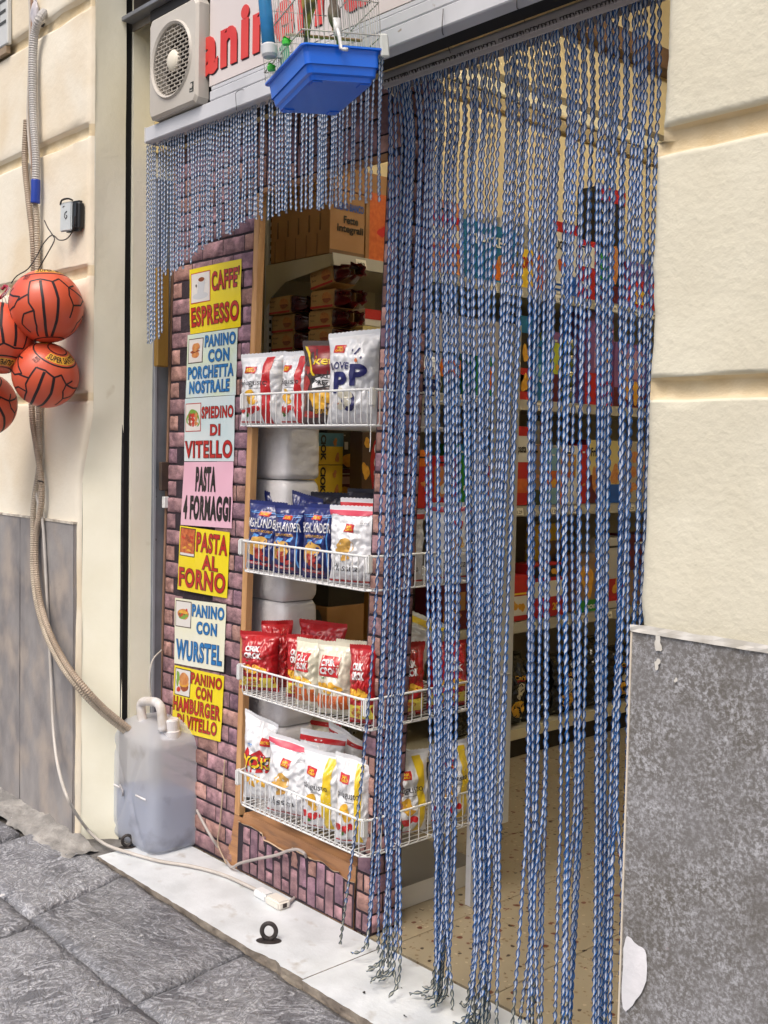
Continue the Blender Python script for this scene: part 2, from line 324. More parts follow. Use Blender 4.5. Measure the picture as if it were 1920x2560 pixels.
for row, (ya, yb) in enumerate(((.98, 1.45), (.5, .98), (0, .5), (-.5, 0))):
    x = -6.3 + .37 * row
    while x < .6:
        w = random.uniform(.55, .85); slab(x, x + w, ya, yb, random.uniform(-.03, .03), random.uniform(-.03, .03)); x += w
# rough cement strip at the foot of the left wall
def strip(i, j):
    x = -6 + 2.42 * i; y = 1.745 + .135 * j - (.05 * noise.noise(Vector((x * 5, 0, 5))) + .022 * noise.noise(Vector((x * 22, 0, 5)))) * (1 - j)
    if x > -3.78: y += .0
    return Vector((x, y, gz(x) + .004 + .03 * j * min(1, max(0, (-3.62 - x) / .2)) + .018 * noise.noise(Vector((x * 9, y * 9, 0))) + .008 * noise.noise(Vector((x * 34, y * 34, 0))) - .014 * (j < .01)))
cem = M('cement_foot', (166, 163, 158), (120, 118, 115), sc=13, rough=.85, bump=.8, bsc=45)
o = B().grid(strip, 220, 16).build('cement_strip', cem, street, smooth=True)
# ---------------------------------------------------------------- marble threshold
def marble_slab(xa, xb, notch=None):
    n = 60; top = []; 
    def fr(x):
        y = 1.852 + .004 * noise.noise(Vector((x * 30, 1, 0)))
        if notch and notch[0] < x < notch[1]: y += .022 * max(0, math.sin((x - notch[0]) / (notch[1] - notch[0]) * math.pi)) * (.6 + .5 * noise.noise(Vector((x * 60, 2, 0))))
        if notch and x > notch[1]: y += .008
        return y
    bb = B()
    xs = [xa + (xb - xa) * i / n for i in range(n + 1)]
    T = lambda i, j: Vector((xs[round(i * n)], fr(xs[round(i * n)]) * (1 - j) + 2.172 * j, .0))
    bb.use(marble); bb.grid(T, n, 3)
    bb.use(marble_edge); bb.grid(lambda i, j: Vector((xs[round(i * n)], fr(xs[round(i * n)]) + .004 * math.sin(j * 3.1) + .003 * noise.noise(Vector((i * 90, j * 5, 0))), -.07 + .07 * j)), n, 3)
    bb.grid(lambda i, j: Vector((xa, fr(xa) * (1 - i) + 2.172 * i, -.07 + .07 * j)), 1, 1, True)
    bb.grid(lambda i, j: Vector((xb, fr(xb) * (1 - i) + 2.172 * i, -.07 + .07 * j)), 1, 1)
    return bb
thr = thing('marble_threshold', 'worn white marble threshold slabs in front of the shop door, front edge chipped', 'threshold', (-2.4, 1.86, 0))
for xa, xb, nk in ((-3.54, -2.332, (-2.56, -2.42)), (-2.328, -.95, None)):
    o = marble_slab(xa, xb, nk).build('marble_slab', None, thr); o.location = (2.4, -1.86, 0)
# cement bed between wall foot and marble
b = B(); b.grid(lambda i, j: Vector((-3.86 + .33 * i, 1.8 + .42 * j, -.002 - .006 * i + .006 * noise.noise(Vector((i * 9, j * 9, 1))))), 12, 14)
o = b.build('cement_bed', M('cement_bed', (128, 126, 124), (98, 95, 92), sc=12, rough=.9, bump=.7, bsc=50), street, smooth=True)
# ---------------------------------------------------------------- shop floor, tiles
fl = B().box(-4.2, .6, 2.176, 8.2, -.09, -.012).build('shop_floor', M('tile_grout', (70, 58, 46), rough=.9)); fl['kind'] = 'structure'
tile = None; ts = .40
for iy in range(15):
    for ix in range(11):
        x = -3.92 + ix * ts; y = 2.182 + iy * ts
        if tile is None:
            tile = B().box(.0015, ts - .0015, .0015, ts - .0015, -.03, 0).build('floor_tile', floor_mat, fl); tile.location = (x, y, 0)
        else: inst(tile, fl, (x, y, 0))
# ---------------------------------------------------------------- shop walls and ceiling
def wall_thing(name, label, builder, mat):
    o = builder.build(name, mat); return tag(o, label, 'wall')
wall_thing('interior_wall', 'cream side wall inside the shop behind the long shelving', B().box(-4.1, -3.9, 2.30, 8.3, -.05, 4.35), wall_in)
wall_thing('interior_wall', 'far end wall of the shop interior', B().box(-3.9, .7, 8.1, 8.3, -.05, 4.35), wall_in)
wall_thing('interior_wall', 'right hand inner wall of the shop, hidden behind the doorway pier', B().box(.5, .7, 2.30, 8.1, -.05, 4.35), wall_in)
o = B().box(-4.1, .7, 2.0, 8.3, 4.35, 4.5).build('ceiling', M('ceiling_paint', (214, 206, 184), rough=.9)); o['kind'] = 'structure'
trimm = M('moulding', (176, 162, 130), (160, 146, 116), sc=4, rough=.7)
t = thing('wall_moulding', 'beige stepped moulding running along the cream shop wall above the shelves', 'moulding', (-3.9, 5, 3.35))
B().box(0, .05, -2.6, 3.0, .03, .10).build('upper_ledge', M('moulding_light', (232, 226, 200), rough=.6), t, bevel=.008)
B().box(0, .03, -2.6, 3.0, -.04, .028).build('lower_band', trimm, t, bevel=.006)
B().box(0, .015, -2.6, 3.0, .105, .155).build('shadow_band', M('moulding_shadow', (120, 112, 96), rough=.8), t)  # dark strip paints the shadow gap above the ledge
tag(B().box(-3.9, -3.80, 2.4, 8.0, 3.86, 3.98).build('timber_beam', M('brown_wood', (112, 86, 66), (92, 68, 52), sc=8, rough=.6, stretch=(1, .2, 1))), 'brown timber beam high along the cream shop wall', 'beam')
# lit tubes of the shop ceiling (their glints show on the shelf edges)
em = bpy.data.materials.new('lit_tube'); em.use_nodes = True; pb = em.node_tree.nodes['Principled BSDF']
pb.inputs['Emission Color'].default_value = (1, .88, .68, 1); pb.inputs['Emission Strength'].default_value = 62
for k, (x, y) in enumerate(((-2.1, 3.4), (-2.1, 5.4))):
    t = thing('tube_lamp', ('lit ceiling tube lamp nearer the doorway inside the shop', 'lit ceiling tube lamp deeper inside the shop')[k], 'ceiling lamp', (x, y, 4.22), 'lit tube lamps under the shop ceiling')
    B().box(-.08, .08, -.65, .65, .04, .13).build('housing', white_paint, t, bevel=.01)
    for s in (-.035, .035): B().cyl((s, -.6, .02), (s, .6, .02), .016, 12).build('tube', em, t, smooth=True)
# ---------------------------------------------------------------- facade walls (rusticated plaster)
def rust(z, grooves, depth, ch=.007):
    d = 0
    for g0, g1 in grooves:
        t = min(max((z - g0 + ch) / ch, 0), max((g1 + ch - z) / ch, 0), 1); d = max(d, depth * t)
    return d
def zlist(z0, z1, grooves, step=.03):
    zs = {round(z0 + (z1 - z0) * k / int((z1 - z0) / step), 4) for k in range(int((z1 - z0) / step) + 1)}
    for g0, g1 in grooves:
        for q in (g0 - .012, g0 - .006, g0, (g0 + g1) / 2, g1, g1 + .006, g1 + .012): zs.add(round(q, 4))
    return sorted(z for z in zs if z0 <= z <= z1)
def wall_mesh(path, z0, z1, grooves, depth, ms, parent, name, amp=.004, edge=None, wall_in_groove=None):
    """path: (x, y, nx, ny) points in plan; n is the outward normal"""
    zs = zlist(z0, z1, grooves); bb = B(); k = len(path); vs = []
    for z in zs:
        for (x, y, nx, ny) in path:
            zz = z + .006 * noise.noise(Vector((x * 7 + y * 7, 0, z * 3)))
            gf = 1 if nx < .15 else 0
            d = rust(zz, grooves, depth) * gf; d -= amp * noise.noise(Vector((x * 4, y * 4, z * 4))) + amp * .4 * noise.noise(Vector((x * 19, y * 19, z * 19)))
            ex = edge(z) if edge else 0
            wgt = 1 if abs(nx) > .3 or True else 0
            vs.append((x - nx * d + ex * (1 if (x > path[0][0] + .3 or len(path) < 12) else 0), y - ny * d, z))
    m0, m1 = ms
    bb.use(m0).use(m1)
    bb.v = vs
    for j in range(len(zs) - 1):
        zc = (zs[j] + zs[j + 1]) / 2; g = rust(zc, grooves, 1) > .8
        for i in range(k - 1):
            bb.f.append((j * k + i, j * k + i + 1, (j + 1) * k + i + 1, (j + 1) * k + i)); bb.mi.append(1 if g and path[i][1] <= WY + .02 else 0)
    return bb.build(name, None, parent, smooth=True)
GL = [(1.667, 1.697), (2.122, 2.160), (2.625, 2.668), (3.085, 3.13)]
lw = thing('left_facade_wall', 'cream plastered wall with horizontal grooves and grey stone base, left of the shop', 'wall', (-5, WY, 0))
def P0(lst, o): return [(x - o[0], y - o[1], a, c) for x, y, a, c in lst]
xs = [-8 + 4.2 * i / 40 for i in range(40)] + [-3.8 + .13 * i / 6 for i in range(6)]
c45 = .7071
pathL = [(x, WY, 0, -1) for x in xs] + [(-3.672, WY + .002, .2, -.98), (-3.662, WY + .008, .7, -.7), (-3.657, WY + .018, .95, -.3)]
edgeL = lambda z: -.085 * min(1, max(0, (1.62 - z) / .25)) if z > 1.2 else -.085
wm = wall_mesh([(x + 5, y - WY, a, c) for x, y, a, c in pathL], -.05, 5.5, GL, .02, (plL, ochre), lw, 'plaster_face', edge=lambda z: edgeL(z))
# reveal of the left wall: two pale bands with the black shutter slot between
def reveal(y0, y1, nm, lab):
    n = 8
    def fn(i, j):
        y = y0 + (y1 - y0) * i; z = -.05 + 4.0 * j
        t = 1 - min(1, max(0, (y - WY - .018) / .13)); ex = edgeL(z) * t
        return Vector((-3.657 + ex + .005 * noise.noise(Vector((y * 8, z * 3, 0))) + 5, y - WY, z))
    o = B().grid(fn, n, 90).build(nm, plJ, lw, smooth=True); return o
reveal(WY + .018, 2.012, 'reveal', ''); reveal(2.045, 2.60, 'reveal', '')
B().box(-3.80 + 5, -3.672 + 5, 2.0 - WY, 2.06 - WY, -.05, 3.9).build('shutter_slot', black, lw)
B().box(1.2, 1.3405, 2.006 - WY, 2.0145 - WY, -.05, 3.9).build('slot_edge', M('slot_brush', (52, 52, 54), (30, 30, 32), sc=30, rough=.8), lw)
B().box(1.2, 1.3405, 2.0435 - WY, 2.058 - WY, -.05, 3.9).build('slot_edge', plJ, lw)
for xa, xb in ((-8, -4.232), (-4.226, -3.757)):
    d = B(); d.grid(lambda i, j: Vector((xa + (xb - xa) * i + 5, -.010 + .002 * noise.noise(Vector((i * 5, j * 5, xa))), -.05 + 1.255 * j)), 12, 12)
    d.box(xa + 5, xb + 5, -.0085, .01, -.05, 1.204); d.build('stone_slab', dado_l, lw)
B().box(-8 + 5, -3.755 + 5, -.0135, .012, 1.205, 1.214).build('stone_joint', M('joint_paint', (214, 208, 196), (150, 140, 126), sc=22, rough=.8), lw)
# right pier
rw = thing('right_facade_wall', 'rough cream plastered pier with two grooves over a speckled grey stone base, beside the ropes', 'wall', (-1, WY, 0))
GR = [(1.622, 1.655), (2.108, 2.152)]
xr = [-1.20 + .03 * i for i in range(14)] + [-.8 + .2 * i for i in range(1, 16)]
pathR = [(-1.262, WY + .42, -1, 0), (-1.262, WY + .2, -1, 0), (-1.262, WY + .05, -1, 0), (-1.26, WY + .02, -.95, -.3), (-1.254, WY + .006, -.7, -.7), (-1.243, WY + .001, -.2, -.98), (-1.225, WY, 0, -1)] + [(x, WY, 0, -1) for x in xr]
def edgeR(z):
    return .010 * noise.noise(Vector((z * 5, 4, 0))) + .004 * noise.noise(Vector((z * 22, 9, 0)))
def wall_r():
    zs = zlist(1.15, 5.5, GR, .02); bb = B().use(plR).use(ochre); k = len(pathR); vs = []
    for z in zs:
        for (x, y, nx, ny) in pathR:
            zz = z + .004 * noise.noise(Vector((x * 9, 0, z * 3))) + .002 * noise.noise(Vector((x * 40, 0, z * 20)))
            gf = 1 if nx > -.25 else 0
            d = rust(zz, GR, .024, .008) * gf - .0035 * noise.noise(Vector((x * 5, y * 4, z * 5))) - .0014 * noise.noise(Vector((x * 24, y * 24, z * 24)))
            ex = edgeR(z) + (.012 if z > 2.13 else 0) if x < -1.2 else 0
            vs.append((x - nx * d + ex + 1, y - ny * d - WY, z))
    bb.v = vs
    for j in range(len(zs) - 1):
        zc = (zs[j] + zs[j + 1]) / 2; g = rust(zc, GR, 1, .014) > .7
        for i in range(k - 1):
            bb.f.append((j * k + i, j * k + i + 1, (j + 1) * k + i + 1, (j + 1) * k + i)); bb.mi.append(1 if g and i > 3 else 0)
    return bb.build('plaster_face', None, rw, smooth=True)
wall_r()
d = B(); d.grid(lambda i, j: Vector((-.272 + 3.2 * i, -.004 + .0015 * noise.noise(Vector((i * 40, j * 12, 0))), -.1 + 1.245 * j)), 90, 40)
d.grid(lambda i, j: Vector((-.272, .42 - .424 * i, -.1 + 1.245 * j)), 4, 30)
d.build('stone_slab', dado_r, rw)
def joint(i, j):
    x = -.275 + 3.2 * i; return Vector((x, -.009 + .004 * noise.noise(Vector((x * 30, j * 4, 0))), 1.142 + (.016 + .005 * noise.noise(Vector((x * 20, 2, 0)))) * j))
B().grid(joint, 150, 2).build('plaster_lip', M('joint_white', (214, 212, 206), (190, 186, 176), sc=20, rough=.8), rw)
B().box(-.2755, -.2715, -.006, .0, -.1, 1.14).build('edge_strip', M('edge_cream', (205, 196, 180), rough=.8), rw)
# white filler patch and flecks on the stone
pf = lambda a, c, l_: Vector((a, -.0075 - l_, c))
pz = [onY(1562, 2348, WY - .009), onY(1592, 2362, WY - .009), onY(1612, 2378, WY - .009), onY(1618, 2440, WY - .009), onY(1598, 2490, WY - .009), onY(1558, 2520, WY - .009)]
ctr = sum(pz, Vector()) / 6
ring = []
for k in range(len(pz)):
    a_, a, c, c_ = pz[k - 1], pz[k], pz[(k + 1) % 6], pz[(k + 2) % 6]
    for s in range(5):
        t_ = s / 5; q = .5 * ((2 * a) + (c - a_) * t_ + (2 * a_ - 5 * a + 4 * c - c_) * t_ * t_ + (3 * a - a_ - 3 * c + c_) * t_ ** 3); ring.append(q + Vector((.003 * noise.noise(q * 90), 0, .003 * noise.noise(q * 70))))
bb = B(); bb.add([ctr + Vector((1, -WY - .003, 0))] + [q + Vector((1, -WY, 0)) for q in ring], [(0, 1 + (k + 1) % 30, 1 + k) for k in range(30)])
bb.build('filler_patch', M('white_filler', (222, 222, 226), (206, 207, 211), sc=12, rough=.7, bump=.3, bsc=30), rw)
for u, v, r in ((1645, 1607, .012), (1643, 1660, .008), (1690, 1700, .004)):
    q = onY(u, v, WY - .008); bb = B(); put_blob(bb, lambda a, c, l_: Vector((q.x + 1 + a, -.0085, q.z + c)), 0, 0, r * .8, r * 1.3, wob=.3, seed=int(u)); bb.build('plaster_fleck', MATS['joint_white'], rw)
# wall above the opening
ua = thing('upper_facade_wall', 'facade wall above the shop opening, hidden behind sign and shutter housing', 'wall', (-2.4, WY, 3))
B().box(-1.257, 1.1, .262, .42, -.39, 2.5).build('lintel', M('lintel_cream', (206, 190, 142), (190, 172, 122), sc=6, rough=.8), ua)
B().box(-1.257, 1.1, .06, .128, .32, 2.5).build('masonry', plL, ua)
# ================================================================ fascia, sign, extractor fan
fas = thing('metal_fascia', 'white ribbed metal fascia strip running under the shop sign', 'fascia', (-2.2, 1.84, 2.55))
X0, X1 = -3.215, -.95
B().box(X0 + 2.2, X1 + 2.2, 0, .05, -.045, .003).build('lower_strip', white_metal, fas, bevel=.003)
B().box(-2.84 + 2.2, X1 + 2.2, .004, .05, .006, .036).build('middle_strip', white_metal, fas, bevel=.003)
B().box(-2.84 + 2.2, X1 + 2.2, .010, .05, .039, .052).build('upper_strip', white_metal, fas, bevel=.002)
B().box(X0 + 2.2 - .004, X0 + 2.2 + .002, -.002, .05, -.047, .005).build('end_cap', M('cap_white', (190, 190, 190), rough=.6), fas, bevel=.002)
B().box(X0 + 2.2, X1 + 2.2, .052, .11, -.04, .12).build('dark_fill', black, fas)  # black box colours in the shaded gap behind the strips
# the sign with its raised red letters
sign = thing('shop_sign', 'white shop sign with raised rounded red lettering, partly behind the bird cage', 'sign', (-2.0, 1.85, 2.6))
sw = M('sign_white', (214, 206, 204), (208, 198, 196), sc=2, rough=.35)
B().box(-.85, 1.05, 0, .03, .004, .62).build('sign_panel', sw, sign)
red = M('sign_red', (204, 52, 48), (214, 72, 64), sc=6, rough=.45); shd = M('sign_letter_shadow', (40, 28, 34), rough=.5)
def letter(ch, x0, x1, z0, z1):
    vs, fs, a = text_mesh(ch, .045)
    for nm, mt, dx, dz, dy, th in (('letter_shadow', shd, .004, -.005, -.0008, 0), ('letter', red, 0, 0, -.003, .0)):  # dark flat copy of each letter, offset as a painted shadow
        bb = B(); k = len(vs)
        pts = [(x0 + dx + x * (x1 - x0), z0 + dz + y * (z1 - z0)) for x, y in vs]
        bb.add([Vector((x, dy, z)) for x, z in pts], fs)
        if nm == 'letter':
            # rim: outline edges back to the panel
            ed = {}
            for f in fs:
                for i in range(len(f)):
                    e = (f[i], f[(i + 1) % len(f)]); ed[e] = 1
            out = [e for e in ed if (e[1], e[0]) not in ed]
            bb.add([Vector((x, dy + .003, z)) for x, z in pts], []); bb.f += [(e[1], e[0], e[0] + k, e[1] + k) for e in out]; bb.mi += [0] * len(out)
        bb.build(nm, mt, sign)
for ch, x0, x1, h0, h1 in (('P', -1.045, -.965, .055, .2), ('a', -.905, -.803, .038, .155), ('n', -.788, -.702, .042, .155), ('i', -.682, -.642, .042, .195), ('n', -.622, -.536, .042, .155), ('e', -.518, -.428, .04, .155), ('r', -.41, -.352, .042, .155), ('i', -.335, -.298, .042, .195), ('a', -.215, -.108, .04, .165)):
    if ch == 'P': continue
    letter(ch, x0, x1, h0, h1)
# shutter housing above left
hs = thing('shutter_housing', 'dark recessed roller shutter housing with grey metal angle above the fan', 'shutter box', (-3.2, 2.02, onY(305, 55, 2.0).z))
B().box(-.455, .45, .02, .30, .02, .6).build('dark_recess', M('recess_dark_brown', (54, 44, 38), (34, 28, 26), sc=5, rough=.8), hs)  # solid dark box, the shade of the recess put into its colour
B().box(-.455, .9, -.03, .02, -.004, .012).build('angle_flange', steel, hs, bevel=.002)
B().box(-.455, .9, .014, .022, -.03, .03).build('angle_web', M('dull_zinc', (132, 128, 122), (110, 104, 98), sc=9, rough=.5, metal=.3), hs)
B().cyl((-.40, .0, .14), (-.12, .0, .14), .052, 20).build('plastic_roll', M('clear_roll', (150, 148, 146), rough=.3), hs, smooth=True)
B().box(-.30, .5, .0, .12, -.04, -.006).build('dark_fill', M('dark_grey_fill', (48, 48, 50), rough=.7), hs)  # dark box carries the painted shade of the recess on above the fan
# extractor fan
FC = onY(430, 150, 1.815); FA, FB_ = onY(372, 150, 1.815), onY(491, 150, 1.815); FT, FBt = onY(430, 22, 1.815), onY(430, 278, 1.815)
fan = thing('extractor_fan', 'square off-white wall extractor fan with round slatted grille beside the sign', 'extractor fan', FC)
fp = M('fan_plastic', (196, 192, 184), (184, 178, 168), sc=3, rough=.45, bump=.05)
hw, hh = (FB_.x - FA.x) / 2, (FT.z - FBt.z) / 2; R_ = min(hw, hh) * .76
bb = B(); N = 64
def sqp(t, w, h):
    c, s = math.cos(t), math.sin(t); k = 1 / max(abs(c) / w, abs(s) / h); return c * k, s * k
lay = []
for rad, y in ((R_, .05), (R_, -.004), (R_ + .007, -.009), (R_ + .012, -.002)):
    lay.append([Vector((rad * math.cos(2 * math.pi * j / N), y, rad * math.sin(2 * math.pi * j / N))) for j in range(N)])
lay.append([Vector((sqp(2 * math.pi * (j) / N, hw - .008, hh - .008)[0], 0, sqp(2 * math.pi * j / N, hw - .008, hh - .008)[1])) for j in range(N)])
lay.append([Vector((sqp(2 * math.pi * j / N, hw, hh)[0], .008, sqp(2 * math.pi * j / N, hw, hh)[1])) for j in range(N)])
lay.append([Vector((sqp(2 * math.pi * j / N, hw, hh)[0], .045, sqp(2 * math.pi * j / N, hw, hh)[1])) for j in range(N)])
vs = [p for L in lay for p in L]; fs = [(i * N + j, (i + 1) * N + j, (i + 1) * N + (j + 1) % N, i * N + (j + 1) % N) for i in range(len(lay) - 1) for j in range(N)]
bb.add(vs, fs); bb.build('housing', fp, fan)
B().cyl((0, .046, 0), (0, .05, 0), R_, 48).build('dark_interior', M('fan_dark', (26, 20, 18), rough=.8), fan)
slat = M('fan_slat', (190, 184, 174), rough=.5)
nrow = 17; pit = 2 * R_ / (nrow + 1); dv = B()
for k in range(nrow):
    z = -R_ + pit * (k + 1); w = math.sqrt(max(0, R_ ** 2 - z * z))
    B().box(-w, w, .001, .005, z - .0009, z + .0009).build('slat', slat, fan)
    xx = -R_ + (k % 2) * .016 + .008
    while xx < R_:
        if abs(xx) < w * .97: dv.box(xx - .0011, xx + .0011, .0015, .0045, z, z + pit)
        xx += .032
dv.build('grille_divider', slat, fan)
B().sphere((0, .008, 0), .034, 24, 14, (1, .5, 1)).build('fan_hub', M('hub_white', (222, 216, 200), rough=.5), fan, smooth=True)
em_ = B().box(.105, .127, -.001, .0, -.125, -.095).build('emblem', M('emblem_dark', (58, 60, 52), rough=.5), fan)
bb = B(); fnE = lambda a, c, l_: Vector((.105 + .022 * a, -.0012 - l_, -.125 + .030 * c)); put_blob(bb, fnE, .5, .62, .28, .26, wob=0); put_quad(bb, fnE, [(.2, .1), (.8, .1), (.8, .2), (.2, .2)], n=1, m=1)
bb.build('emblem_mark', fp, em_)
# ================================================================ rope curtains
wht = M('rope_white', (206, 214, 227), (182, 191, 207), sc=30, rough=.55, spec=.3)
blu = M('rope_blue', (32, 106, 182), (34, 84, 148), sc=16, rough=.5, spec=.3)
wht_s = M('fringe_white', (236, 238, 242), (222, 226, 234), sc=30, rough=.4)
blu_s = M('fringe_blue', (72, 134, 196), (56, 112, 172), sc=12, rough=.4)
blu_d = M('rope_blue_dirty', (58, 86, 104), (40, 60, 72), sc=20, rough=.5)
wht_d = M('rope_white_dirty', (184, 184, 174), (150, 150, 140), sc=30, rough=.6)
def strand_mesh(name, pts, parent, w, t, rb, half, phase, steps=5, wobble=0, mats=(wht, blu), dirty_z=None, org=(0, 0, 0)):
    """twisted tape: pale core between two blue cords, pts = path samples"""
    P = resample(pts, half / steps)
    A = np.array([tuple(p) for p in P]); k = len(A); T = np.gradient(A, axis=0); T /= np.linalg.norm(T, axis=1)[:, None] + 1e-9
    ex = np.tile(np.array([1., 0, 0]), (k, 1)); ex -= T * (ex * T).sum(1)[:, None]; ex /= np.linalg.norm(ex, axis=1)[:, None] + 1e-9
    ey = np.cross(T, ex)
    th = phase + math.pi * np.arange(k) / steps + wobble * np.sin(np.arange(k) * .13 + phase * 3)
    e1 = ex * np.cos(th)[:, None] + ey * np.sin(th)[:, None]; e2 = -ex * np.sin(th)[:, None] + ey * np.cos(th)[:, None]
    ring = [(w * .82, 0), (0, t), (-w * .82, 0), (0, -t)]
    for s in (1, -1):
        for a in (0, 2.094, 4.189): ring.append((s * w + rb * math.cos(a), rb * math.sin(a)))
    V = np.empty((k, 10, 3))
    for i, (a, c) in enumerate(ring): V[:, i] = A + e1 * a + e2 * c
    V = V.reshape(-1, 3) - np.array(org)
    loops = [(0, 1), (1, 2), (2, 3), (3, 0), (4, 5), (5, 6), (6, 4), (7, 8), (8, 9), (9, 7)]
    base = (np.arange(k - 1) * 10)[:, None, None]
    q = np.array([[a, c, c + 10, a + 10] for a, c in loops])[None]; F = (base + q).reshape(-1)
    nf = (k - 1) * 10
    me = bpy.data.meshes.new(name); me.vertices.add(k * 10); me.vertices.foreach_set('co', V.reshape(-1)); me.loops.add(nf * 4); me.loops.foreach_set('vertex_index', F)
    me.polygons.add(nf); me.polygons.foreach_set('loop_start', np.arange(nf) * 4); 
    mi = np.tile(np.array([0] * 4 + [1] * 6), k - 1)
    if dirty_z:
        zz = np.repeat(A[:-1, 2], 10); d = zz + .05 * np.sin(np.repeat(np.arange(k - 1), 10) * .9 + phase * 7) < dirty_z; mi = mi + 2 * d
    me.polygons.foreach_set('material_index', mi.astype(np.int32)); me.polygons.foreach_set('use_smooth', [True] * nf)
    for m_ in mats + ((wht_d, blu_d) if dirty_z else ()): me.materials.append(m_)
    me.update(calc_edges=True); o = bpy.data.objects.new(name, me); link(o); o.parent = parent; return o
# short fringe under the fascia
sc_ = thing('short_rope_fringe', 'short slanting fringe of pale blue and white twisted cords hanging under the white fascia', 'rope curtain', (-2.7, 1.875, 2.5))
prof = [(362, 858), (405, 850), (410, 690), (430, 685), (460, 668), (482, 650), (510, 620), (540, 604), (600, 566), (643, 548), (677, 544), (716, 535), (747, 528), (793, 520), (855, 520), (917, 503), (960, 498)]
def tipv(u):
    for (a, va), (c, vc) in zip(prof[:-1], prof[1:]):
        if a <= u <= c: return va + (vc - va) * (u - a) / (c - a)
    return prof[-1][1] if u > 900 else prof[0][1]
rr = random.Random(3)
us = []; u = 370.0
while u < 956:
    us.append(u)
    if u < 640: u += rr.uniform(5.2, 7.6) if rr.random() > .06 else 11
    else: u += rr.choice((5.5, 6, 7, 9, 13))
zc = 2.508
for u in us:
    if 405 < u < 424: pass
    yj = 1.868 + rr.uniform(-.008, .012)
    vt = tipv(u) + rr.uniform(-9, 9); tip = onY(u - 3 + rr.uniform(-4, 4), vt, yj)
    top = Vector((onY(u, 300, 1.868).x, 1.868, zc)); mid = top.lerp(tip, .5) + Vector((rr.uniform(-.004, .004), rr.uniform(-.003, .003), 0))
    strand_mesh('cord', spline([top, mid, tip], 12), sc_, .0034, .0019, .0011, .0155, rr.uniform(0, 3), steps=4, mats=(wht_s, blu_s), org=(-2.7, 1.875, 2.5))
for u, v0 in ((578, 232), (512, 200)):
    pass
hk = thing('wire_hook', 'thin bent wire looped over the white fascia, holding the short fringe', 'hook', onY(592, 250, 1.83), 'thin wires over the fascia')
B().tube(spline([Vector((0, 0, -.03)), Vector((.001, -.004, .0)), Vector((.004, -.006, .018)), Vector((.014, .002, .026)), Vector((.02, .01, .027))], 6), .0008, 5).build('wire', dark_iron, hk)
# long doorway curtain
RY, RZ = 2.03, 2.497
lc = thing('long_rope_curtain', 'long doorway curtain of blue and white twisted ropes hanging to the floor in loose bundles', 'rope curtain', (-1.75, RY, RZ))
rl = B(); x0, x1 = -2.215 + 1.75, -.98 + 1.75
rl.box(x0, x1, -.036, -.033, .0, .030); rl.box(x0, x1, -.036, .02, .028, .031); rl.box(x0, x1, .017, .02, -.006, .031)
rl.build('curtain_rail', M('rail_grey', (226, 220, 220), (206, 200, 202), sc=6, rough=.4, metal=.2), lc)
B().add([(x0, -.036, .0), (x0, -.036, .034), (x0, .022, .034), (x0, .022, -.03), (x0 - .004, -.036, .0), (x0 - .004, -.036, .034), (x0 - .004, .022, .034), (x0 - .004, .022, -.03)], [(0, 1, 2, 3), (7, 6, 5, 4), (0, 4, 5, 1), (1, 5, 6, 2), (2, 6, 7, 3), (3, 7, 4, 0)]).build('rail_end', M('rail_light', (216, 212, 210), rough=.4), lc)
B().box(x0, x1, -.0345, -.031, -.012, .0).build('rail_lip', M('rail_lip', (206, 200, 202), rough=.5), lc)
ns = 70
groups = [  # strand counts and the band they occupy lower down (pixels at rows 500, 1231, 1936, 2250)
    (13, (980, 1062), (962, 1042), (944, 1010), (925, 1000), 0.03), (13, (1068, 1142), (1067, 1150), (1078, 1146), (1086, 1132), .05), (10, (1145, 1240), (1165, 1228), (1172, 1225), (1187, 1222), .05),
    (7, (1256, 1313), (1232, 1290), (1210, 1262), (1205, 1252), .0), (8, (1325, 1394), (1316, 1374), (1304, 1374), (1304, 1356), .03), (8, (1402, 1484), (1386, 1470), (1402, 1456), (1394, 1450), .0),
    (6, (1490, 1538), (1489, 1524), (1486, 1514), (1484, 1514), .0), (9, (1546, 1640), (1536, 1622), (1527, 1590), (1520, 1580), .0)]
ns = sum(g[0] for g in groups); k = 0; rr = random.Random(11)
